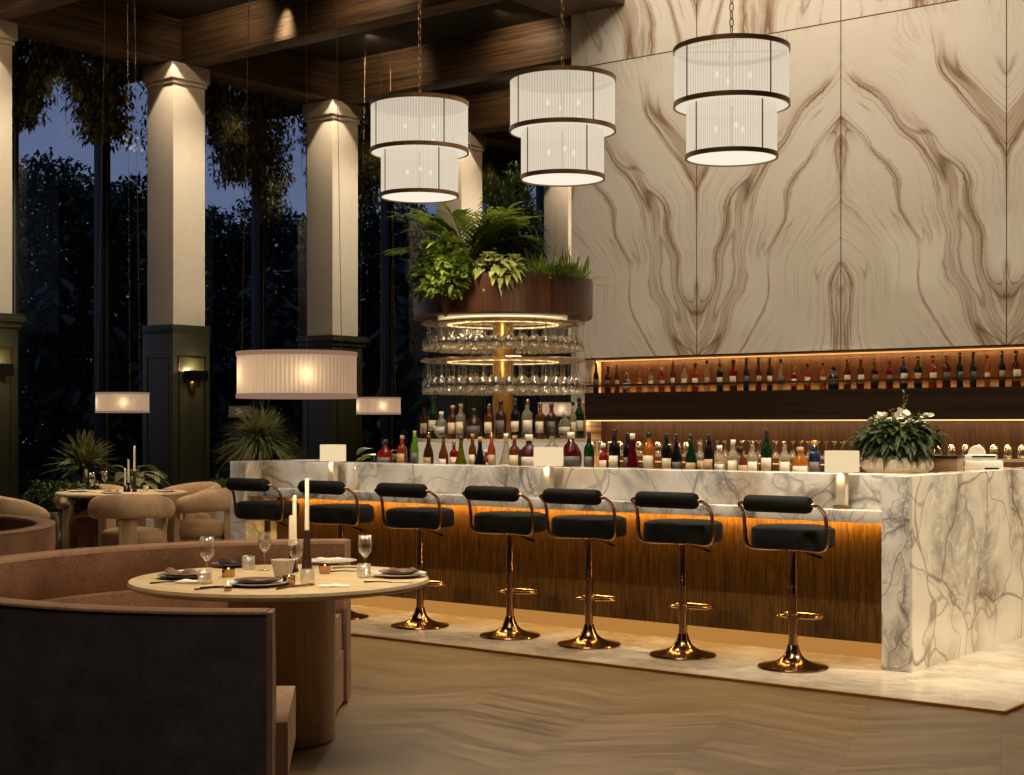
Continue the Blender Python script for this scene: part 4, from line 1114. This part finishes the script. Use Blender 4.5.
def palm(label, loc, nf, L, ll, lw, trunk, mat, seed, zlo=.1, droop=.45, name='potted_palm', mb=None, nl=18):
    rnd = random.Random(seed); t = thing(name, label, 'palm', loc); g = G(); gs = G()
    for i in range(nf):
        a = 2 * PI * i / nf * 2.4 + rnd.uniform(-.3, .3); el = rnd.uniform(zlo, 1.25)
        d = Vector((math.cos(a) * math.cos(el), math.sin(a) * math.cos(el), math.sin(el)))
        frond(g, gs, (0, 0, trunk), d, L * rnd.uniform(.75, 1.1), nl, ll, lw, droop * rnd.uniform(.7, 1.2), rnd)
    if trunk > 0: gs.tube([(0, 0, 0), (.01, 0, trunk * .5), (0, 0, trunk)], [.05, .04, .045], 8)
    g.out('fronds', mat, t, fixn=False, sharp=False); gs.out('stems', mb or M['bark'], t, sharp=False); return t
def bush(name, label, cat, loc, R, n, ls, lw, mat, seed, shape=None, stems=True, group=None, droop=.3, kind=None):
    rnd = random.Random(seed); t = thing(name, label, cat, loc, 0, group); g = G(); gs = G()
    for i in range(n):
        v = rdir(rnd, -.6 if shape is None else -1, 1); rr = rnd.uniform(.45, 1) ** .5
        rr *= .82 + .25 * math.sin(v.x * 5 + seed) * math.sin(v.y * 6 + v.z * 4)
        p = Vector((v.x * R[0] * rr, v.y * R[1] * rr, R[2] + v.z * R[2] * rr))
        d = (v + rdir(rnd) * .8); d.z += .15
        leafblade(g, p, d, Vector((0, 0, 1)), ls * rnd.uniform(.7, 1.25), lw * rnd.uniform(.8, 1.2), droop, 2)
    if stems:
        for i in range(9):
            v = rdir(rnd, .1, 1); gs.tube([(0, 0, 0), (v.x * R[0] * .35, v.y * R[1] * .35, R[2] * .6), (v.x * R[0] * .8, v.y * R[1] * .8, R[2] * (1 + .7 * v.z))], [.008, .006, .003], 5)
        gs.out('stems', M['bark'], t, sharp=False)
    g.out('foliage', mat, t, fixn=False, sharp=False); return t
def sword(name, label, cat, loc, n, L, W, mat, seed, el=(.3, 1.4), spread=.03, bend=.35, trunk=None, group=None):
    rnd = random.Random(seed); t = thing(name, label, cat, loc, 0, group); g = G()
    heads = [(0, 0, 0)] if not trunk else trunk
    for hx, hy, hz in heads:
        for i in range(n):
            a = rnd.uniform(0, 2 * PI); e = rnd.uniform(*el)
            d = Vector((math.cos(a) * math.cos(e), math.sin(a) * math.cos(e), math.sin(e)))
            leafblade(g, (hx + rnd.uniform(-spread, spread), hy + rnd.uniform(-spread, spread), hz + rnd.uniform(0, .06)), d, Vector((0, 0, 1)), L * rnd.uniform(.6, 1.1), W, bend * rnd.uniform(.5, 1.3), 5)
    g.out('leaves', mat, t, fixn=False, sharp=False)
    if trunk:
        gs = G()
        for hx, hy, hz in heads: gs.tube([(0, 0, 0), (hx * .5, hy * .5, hz * .5), (hx, hy, hz)], [.045, .032, .03], 7)
        gs.out('stems', M['bark'], t, sharp=False)
    return t
def TW_(px, w, z):      # on the tower planter: picture column and depth offset from its axis
    u = (px - 503) / 1500 * (12.3 + w); return (TX + RX * u + FX * w, TY + RY * u + FY * w, z)
palm('large bright green palm rising from the round planter over the bar', TW_(468, -.05, 2.50), 20, .78, .32, .034, .20, M['leaf_bright'], 3, .35, .34, 'palm', M['leaf_mid'], 13)
o = bush('shrub', 'round bright leaved shrub spilling over the planter\'s left front', 'shrub', TW_(446, -.58, 2.22), (.27, .24, .33), 3400, .052, .034, M['leaf_bright'], 5)
bush('trailing_plant', 'pale leaved trailing plant over the planter rim beside the round shrub', 'plant', TW_(494, -.58, 2.47), (.28, .14, .12), 130, .12, .062, M['leaf_pale'], 8, droop=.7)
bush('conifer_shrub', 'dark feathery shrub behind the planter palm', 'shrub', TW_(510, .35, 2.48), (.31, .31, .54), 2600, .085, .02, M['leaf_deep'], 11)
for i, (px, w, n, L, lab) in enumerate(((536, -.42, 60, .30, 'grassy tuft right of the pale trailing plant'), (556, -.3, 70, .40, 'tall grassy tuft in the middle right of the round planter'), (577, -.1, 60, .34, 'arching grassy tuft at the planter\'s right end'), (528, -.15, 60, .34, 'grassy tuft before the dark feathery shrub'))):
    sword('grass_plant', lab, 'plant', TW_(px, w, 2.49), n, L, .016, M['leaf_mid'] if i % 2 else M['leaf_bright'], 20 + i, (.25, 1.5), .09, .4)
g = bush('ground_cover', 'low dense moss green ground cover along the planter\'s right rim', 'plant', TW_(556, -.40, 2.50), (.30, .24, .06), 1300, .05, .008, M['leaf_mid'], 33, stems=False, droop=.0)

# vase flowers
VX, VY = VASE.location.x, VASE.location.y
bq = bush('flower_bouquet', 'leafy green bouquet with white blossoms standing in the fluted vase', 'flowers', (VX, VY, 1.17), (.25, .25, .125), 760, .10, .036, M['leaf_deep'], 41, droop=.6)
g = G(); rnd = random.Random(5)
for i in range(16):
    c = (rnd.uniform(-.19, .17), rnd.uniform(-.20, .10), rnd.uniform(.20, .29))
    for q in range(6):
        a = q * PI / 3; leafblade(g, c, (Vector((math.cos(a), math.sin(a), .4)) + rdir(rnd) * .6), rdir(rnd), .05, .034, .2, 2)
g.out('blossoms', M['petal'], bq, fixn=False, sharp=False)
g = G(); g2 = G()
for (dx, dy, hh) in ((.05, .0, .42), (.13, .05, .30), (-.02, -.04, .30)):
    g.tube([(dx * .3, dy * .3, .1), (dx * .8, dy, hh * .7), (dx, dy, hh)], .0022, 5)
    for q in range(8): leafblade(g, (dx, dy, hh - .03 * q * .5), rdir(rnd, 0, 1), Vector((0, 0, 1)), .035, .014, .1, 2)
g.out('tall_sprigs', M['leaf_dusty'], bq, fixn=False, sharp=False)

# planter trough along the window and its plants
tr_ = thing('window_planter', 'pale low planter trough along the windows behind the armchairs', 'planter', (-13.3, 8.9, FZ))
G().box((0, 0, .25), (.62, 4.6, .50), .01).out('trough', M['planter_white'], tr_)
G().box((0, 0, .495), (.54, 4.5, .02)).out('soil', M['soil'], tr_)
def WP(px, D, z): x, y = PD(px, D); return (x, y, z)
sword('yucca', 'spiky yucca with several trunks by the window behind the far table', 'plant', WP(84, 15.7, .50), 85, .46, .030, M['leaf_dusty'], 51, (-.1, 1.5), .03, .25, [(.0, 0, .46), (-.12, .08, .38), (.13, -.08, .42)])
def broad(label, loc, n, L, W, mat, seed, zt, name='broad_leaf_plant'):
    rnd = random.Random(seed); t = thing(name, label, 'plant', loc); g = G(); gs = G()
    for i in range(n):
        a = 2 * PI * i / n + rnd.uniform(-.3, .3); h = zt * rnd.uniform(.55, 1); r = rnd.uniform(.06, .16)
        p = Vector((math.cos(a) * r, math.sin(a) * r, h)); gs.tube([(0, 0, 0), (p.x * .3, p.y * .3, h * .6), p], [.008, .006, .004], 5)
        leafblade(g, p, Vector((math.cos(a), math.sin(a), .35)), Vector((0, 0, 1)), L * rnd.uniform(.8, 1.1), W, .55, 6)
    g.out('leaves', mat, t, fixn=False, sharp=False); gs.out('stems', M['leaf_mid'], t, sharp=False); return t
broad('broad leaved plant rising behind the far table candles', WP(133, 15.9, .5), 16, .36, .13, M['leaf_dusty'], 61, .42)
broad('large leaved plant behind the left end of the back bar bottles', WP(378, 16.5, .35), 12, .30, .12, M['leaf_dusty'], 63, .78)
for i, (px, D, R, lab) in enumerate(((62, 15.2, .26, 'low leafy bush at the left end of the window planter'), (100, 15.4, .22, 'low leafy bush under the yucca in the planter'), (78, 14.95, .24, 'small bush in front of the yucca trunks'), (45, 15.5, .2, 'low bush beside the dark window mullion'))):
    bush('low_bush', lab, 'shrub', WP(px, D, .48), (R, R, .16), 500, .075, .03, M['leaf_deep'], 70 + i, group='low bushes in the window planter')
bush('low_bush', 'small clipped bush at the foot of the green column by the bar', 'shrub', WP(222, 16.6, .45), (.22, .22, .18), 700, .05, .022, M['leaf_mid'], 77)
pt = thing('plant_pot', 'pale pot holding the clipped bush near the bar', 'plant pot', WP(222, 16.6, FZ)); G().lathe([(0, 0), (.16, 0), (.21, .46), (.18, .46), (.16, .42), (0, .42)], 24).out('pot_body', M['planter_white'], pt)
sword('feather_palm', 'feathery olive palm behind the bar\'s left end under the drum lamp', 'palm', WP(260, 17.0, .3), 1100, .56, .011, M['leaf_dusty'], 81, (-.35, 1.5), .05, .38, [(0, 0, .86)])
pt = thing('plant_pot', 'pale pot of the feathery palm behind the bar', 'plant pot', WP(260, 17.0, FZ)); G().lathe([(0, 0), (.20, 0), (.25, .36), (.22, .36), (.2, .31), (0, .31)], 24).out('pot_body', M['planter_white'], pt)
pt = thing('plant_pot', 'pale pot of the large leaved plant past the bar', 'plant pot', WP(378, 16.5, FZ)); G().lathe([(0, 0), (.18, 0), (.22, .42), (.19, .42), (.17, .36), (0, .36)], 24).out('pot_body', M['planter_white'], pt)

# hanging greenery under the beams
def garland(label, y0, y1, depth, seed, x=-14.95):
    rnd = random.Random(seed); t = thing('hanging_greenery', label, 'hanging plant', (x, (y0 + y1) / 2, ZB), 0, 'greenery hung between the columns'); g = G(); gs = G()
    L = y1 - y0; ph = rnd.uniform(0, 6)
    for i in range(13000):
        u = rnd.random(); yy = (u - .5) * L
        dep = depth * (.52 + .30 * math.sin(u * 7 + ph) + .22 * math.sin(u * 17 + ph * 2) + .16 * abs(2 * u - 1))
        z = .25 - (rnd.random() ** .8) * (dep + .25)
        p = Vector((rnd.gauss(0, .13), yy, z))
        leafblade(g, p, rdir(rnd, -1, .3), Vector((0, 0, 1)), rnd.uniform(.05, .09), .032, .4, 2)
    for i in range(70):
        yy = rnd.uniform(-.5, .5) * L; xx = rnd.gauss(0, .1); gs.tube([(xx, yy, .5), (xx + rnd.uniform(-.03, .03), yy, -depth * rnd.uniform(.2, .6))], .004, 4)
    gs.out('stems', M['bark'], t, sharp=False); g.out('leaves', M['leaf_ivy'], t, fixn=False, sharp=False)
lbs = ['hanging greenery at the far left beside the first column', 'hanging greenery between the left edge column and the next', 'hanging greenery between the second and third columns', 'hanging greenery behind the leftmost tiered pendant', 'hanging greenery just before the marble wall\'s free end']
for i, (k_, dp) in enumerate(((-1, .9), (0, 1.15), (1, 1.45), (2, 1.5), (3, 1.0))):
    garland(lbs[i], YC0 + SY * k_ + .25, YC0 + SY * (k_ + 1) - .22, dp, 90 + i)

# trees beyond the glass
def treemesh(seed, h):
    rnd = random.Random(seed); g = G(); gs = G()
    gs.tube([(0, 0, 0), (.05, .03, h * .4), (-.04, .02, h * .7), (0, 0, h * .96)], [.13, .10, .06, .02], 7)
    n = 46
    for b in range(n):
        t = .28 + .72 * b / n; a = b * 2.4 + rnd.uniform(-.4, .4); L = (1.65 * (1 - t) ** .75 + .28) * rnd.uniform(.65, 1.2)
        p0 = Vector((0, 0, h * t)); d = Vector((math.cos(a), math.sin(a), .28)).normalized(); gs.tube([p0, p0 + d * L * .55, p0 + d * L + Vector((0, 0, -.05))], [.035, .02, .006], 4)
        for c in range(5):
            q = p0 + d * L * (.35 + .16 * c) + rdir(rnd) * .12; s = .30 + .14 * rnd.random()
            for k in range(30):
                v = rdir(rnd); leafblade(g, q + Vector((v.x * s, v.y * s, v.z * s * .7)), rdir(rnd), Vector((0, 0, 1)), .15, .07, .2, 2)
    return g, gs
TM = []
for sd, h in ((1, 7.5), (2, 7.0), (3, 8.2)):
    g, gs = treemesh(sd, h); me1 = g.mesh('crown'); me1.materials.append(M['leaf_tree']); me2 = gs.mesh('trunk'); me2.materials.append(M['bark_dark']); TM.append((me1, me2, h))
rnd = random.Random(77)
tl = []
for i, (px, D, topy) in enumerate(((14, 34, 168), (52, 30, 152), (82, 36, 172), (104, 31, 186), (134, 33, 172), (160, 37, 190), (196, 35, 200), (214, 32, 205), (240, 36, 225), (262, 33, 196), (286, 35, 206), (312, 37, 212), (340, 34, 205), (372, 33, 200), (392, 36, 215), (412, 34, 205), (440, 38, 215), (476, 36, 205), (512, 39, 210), (548, 42, 260))):
    me1, me2, h = TM[i % 3]
    hh = PZ(topy + 12, D) + .3; x, y = PD(px, D)
    t = thing('tree', 'dark tree outside the windows, %s counting along the glass' % nth(i, 20), 'tree', (x, y, -.3), rnd.uniform(0, 6), 'trees beyond the windows')
    link('crown', me1, t); link('trunk', me2, t); s = hh / h; t.scale = (s * 1.15, s * 1.15, s)
me1, me2, h = TM[1]
# undergrowth closes the view between the trunks
g = G(); rnd = random.Random(9)
for i in range(15000):
    px = rnd.uniform(-60, 545); D = rnd.uniform(27, 42); x, y = PD(px, D)
    top = 2.2 + 1.2 * math.sin(px * .05) + .7 * math.sin(px * .13)
    z = rnd.uniform(-.2, top + 1.2)
    leafblade(g, (x, y, z), rdir(rnd), Vector((0, 0, 1)), .40, .24, .2, 2)
tag(g.out('undergrowth', M['leaf_tree'], fixn=False, sharp=False), 'dark undergrowth filling the forest edge outside the windows', 'undergrowth', kind='stuff')
# ------------------------------------------------------------ light
def area(name, loc, tgt, size, energy, col=(1, .83, .60), sy=None, spread=PI):
    L = bpy.data.lights.new(name, 'AREA'); L.energy = energy; L.color = col; L.size = size
    if sy: L.shape = 'RECTANGLE'; L.size_y = sy
    L.spread = spread
    o = bpy.data.objects.new(name, L); COL.objects.link(o); o.location = loc
    o.rotation_euler = (Vector(tgt) - Vector(loc)).to_track_quat('-Z', 'Y').to_euler(); return o
def spot(name, loc, tgt, energy, ang=50, blend=.4, col=(1, .76, .50), r=.04):
    L = bpy.data.lights.new(name, 'SPOT'); L.energy = energy; L.color = col; L.spot_size = math.radians(ang); L.spot_blend = blend; L.shadow_soft_size = r
    o = bpy.data.objects.new(name, L); COL.objects.link(o); o.location = loc
    o.rotation_euler = (Vector(tgt) - Vector(loc)).to_track_quat('-Z', 'Y').to_euler(); return o
WARM = (1, .83, .60)
# wall washers in the high ceiling
area('wall_washer', (-7.4, 9.6, 7.9), (-7.2, 12.7, 5.0), 5, 300, (1, .85, .66), .4)
area('bar_ceiling_light', (-4.8, 8.0, 7.9), (-5.0, 8.0, 0), 6, 230, WARM, 1.2)
for i, px in enumerate((267, 341, 420, 510, 589, 683, 793)):
    x, y = PY(px, 7.67)
    spot('bar_spot', (x + .35, 6.6, 7.8), (x + .1, 7.6, .3), 150, 22, .7, WARM, .05)
spot('bar_spot', (-2.2, 6.6, 7.8), (-2.9, 8.6, .4), 330, 34, .7, WARM, .06)
area('bar_led', (-6.2, 8.215, .803), (-6.2, 8.25, .60), 5.0, 25, (1, .58, .14), .02)
area('niche_led', (-4.2, YW + .22, 2.03), (-4.2, YW + .30, 1.85), 9.6, 26, (1, .50, .17), .02)
area('niche_led', (-4.2, YW + .24, 1.72), (-4.2, YW + .30, 1.80), 9.6, 12, (1, .45, .14), .02)
area('niche_led', (-4.2, YW + .04, 1.40), (-4.2, YW + .16, 1.2), 9.6, 26, (1, .55, .22), .02)
area('niche_led', (-4.2, YW + .10, 1.05), (-4.2, YW + .16, .92), 9.6, 14, (1, .50, .17), .02)
for i in range(0, 5):
    y = YC0 + SY * i
    spot('column_face_fill', (-10.4, y + .65, 5.95), (XC, y, 3.3), 590, 42, .7, (1, .86, .62), .08)  # added without a fixture, brightens the columns' bar-side faces
for (x, y, tx_, ty_) in ((-1.2, 1.4, -3.3, 3.4), (-3.0, 1.2, -4.2, 3.4), (-.4, 4.4, -2.4, 5.6), (-2.0, 5.2, -3.6, 6.2)):
    spot('front_fill', (x, y, 7.8), (tx_, ty_, 0), 260, 46, .9, WARM, .1)  # unseen fill lights added to lift the dark foreground
for x in (-8.6, -7.5, -6.4, -5.3, -4.2, -3.5):
    spot('counter_fill', (x + .6, 3.6, 7.8), (x, 8.1, 1.0), 850, 16, .7, WARM, .06)  # added fill, whitens the upright marble front of the counter
spot('return_fill', (1.0, 9.3, 7.8), (-3.4, 9.3, .6), 3600, 30, .6, WARM, .06)  # fill added from the right to brighten the end marble
area('dining_ceiling_light', (-3.4, 2.6, 7.9), (-4.6, 4.4, 0), 3, 90, WARM)
spot('table_spot', (-4.2, 4.6, 7.8), (-4.7, 4.4, .7), 420, 26, .8, WARM, .06)
# uplit / downlit columns and beams
for i in range(0, 5):
    y = YC0 + SY * i
    spot('column_spot', (XC + .62, y - .58, 6.12), (XC + .22, y - .18, 3.2), 115, 62, .12, (1, .80, .56), .02)
    spot('beam_spot', (XC + 1.5, y - .9, 6.13), (XC + .9, y + .3, 5.6), 34, 110, .9, (1, .70, .42), .05)
    spot('beam_spot', (XC + 3.4, y - .75, 6.13), (XC + 3.3, y + .1, 5.6), 30, 110, .9, (1, .70, .42), .05)
    spot('greenery_spot', (-14.7, y + 1.35, 5.3), (-15.1, y + 1.35, 5.0), 5, 150, .9, (1, .78, .5), .2)
# dining side
for x, y in ((-12.8, 10.4), (-11.0, 10.4), (-12.6, 13.1), (-10.9, 13.1)):
    spot('downlight_beam', (x, y, 6.13), (x, y, 0), 120, 60, .8, WARM, .05)
spot('far_table_spot', (-11.2, 8.0, 6.1), (-11.9, 9.0, .6), 330, 44, .7, WARM, .08)
spot('window_plant_spot', (-12.4, 8.9, 6.1), (-13.2, 8.6, .8), 330, 50, .7, WARM, .08)
spot('palm_fill', (-12.2, 11.4, 6.1), (-12.75, 12.45, 1.4), 260, 40, .7, WARM, .08)  # extra unseen light added to brighten the feathery palm
spot('planter_spot', (TX + .9, TY - 2.2, 7.8), (TX - .1, TY - .1, 2.7), 420, 28, .7, (1, .84, .58), .05)
for dz in (2.19, 1.88):
    spot('column_fill', (TX + .22, TY - .34, dz), (TX, TY, dz - .3), 5, 100, .8, (1, .74, .40), .03)  # small fills added under the racks to brighten the gold column
spot('rack_spot', (TX, TY - .5, 2.21), (TX, TY - .3, 1.3), 14, 150, .8, (1, .78, .46), .05)

# dusk sky
W = bpy.data.worlds.new('dusk'); SC.world = W; W.use_nodes = True; nt = W.node_tree; nt.nodes.clear()
wo = nt.nodes.new('ShaderNodeOutputWorld'); bg = nt.nodes.new('ShaderNodeBackground'); tc = nt.nodes.new('ShaderNodeTexCoord')
sx = nt.nodes.new('ShaderNodeSeparateXYZ'); cr = nt.nodes.new('ShaderNodeValToRGB')
nt.links.new(tc.outputs['Generated'], sx.inputs[0]); nt.links.new(sx.outputs[2], cr.inputs[0])
cr.color_ramp.elements[0].position = 0.0; cr.color_ramp.elements[0].color = (.13, .16, .26, 1)
cr.color_ramp.elements[1].position = .6; cr.color_ramp.elements[1].color = (.05, .075, .17, 1)
nt.links.new(cr.outputs[0], bg.inputs[0]); bg.inputs[1].default_value = 1.25; nt.links.new(bg.outputs[0], wo.inputs[0])

# ------------------------------------------------------------ camera and render look
cam = bpy.data.cameras.new('camera'); cam.sensor_width = 36; cam.lens = 36 * FL / 1024; cam.shift_y = 36.5 / 1024
cam.clip_start = .05; cam.clip_end = 300
co = bpy.data.objects.new('camera', cam); COL.objects.link(co); co.location = (0, 0, H)
co.rotation_euler = (PI / 2, 0, math.atan2(-FX, FY))
SC.camera = co
SC.view_settings.view_transform = 'Standard'; SC.view_settings.look = 'None'; SC.view_settings.gamma = 1; SC.view_settings.use_curve_mapping = False
SC.view_settings.exposure = 0
cy = SC.cycles
cy.use_denoising = True; cy.max_bounces = 10; cy.diffuse_bounces = 4; cy.glossy_bounces = 4; cy.transmission_bounces = 6; cy.transparent_max_bounces = 24
cy.caustics_reflective = False; cy.caustics_refractive = False; cy.sample_clamp_indirect = 4; cy.use_light_tree = True
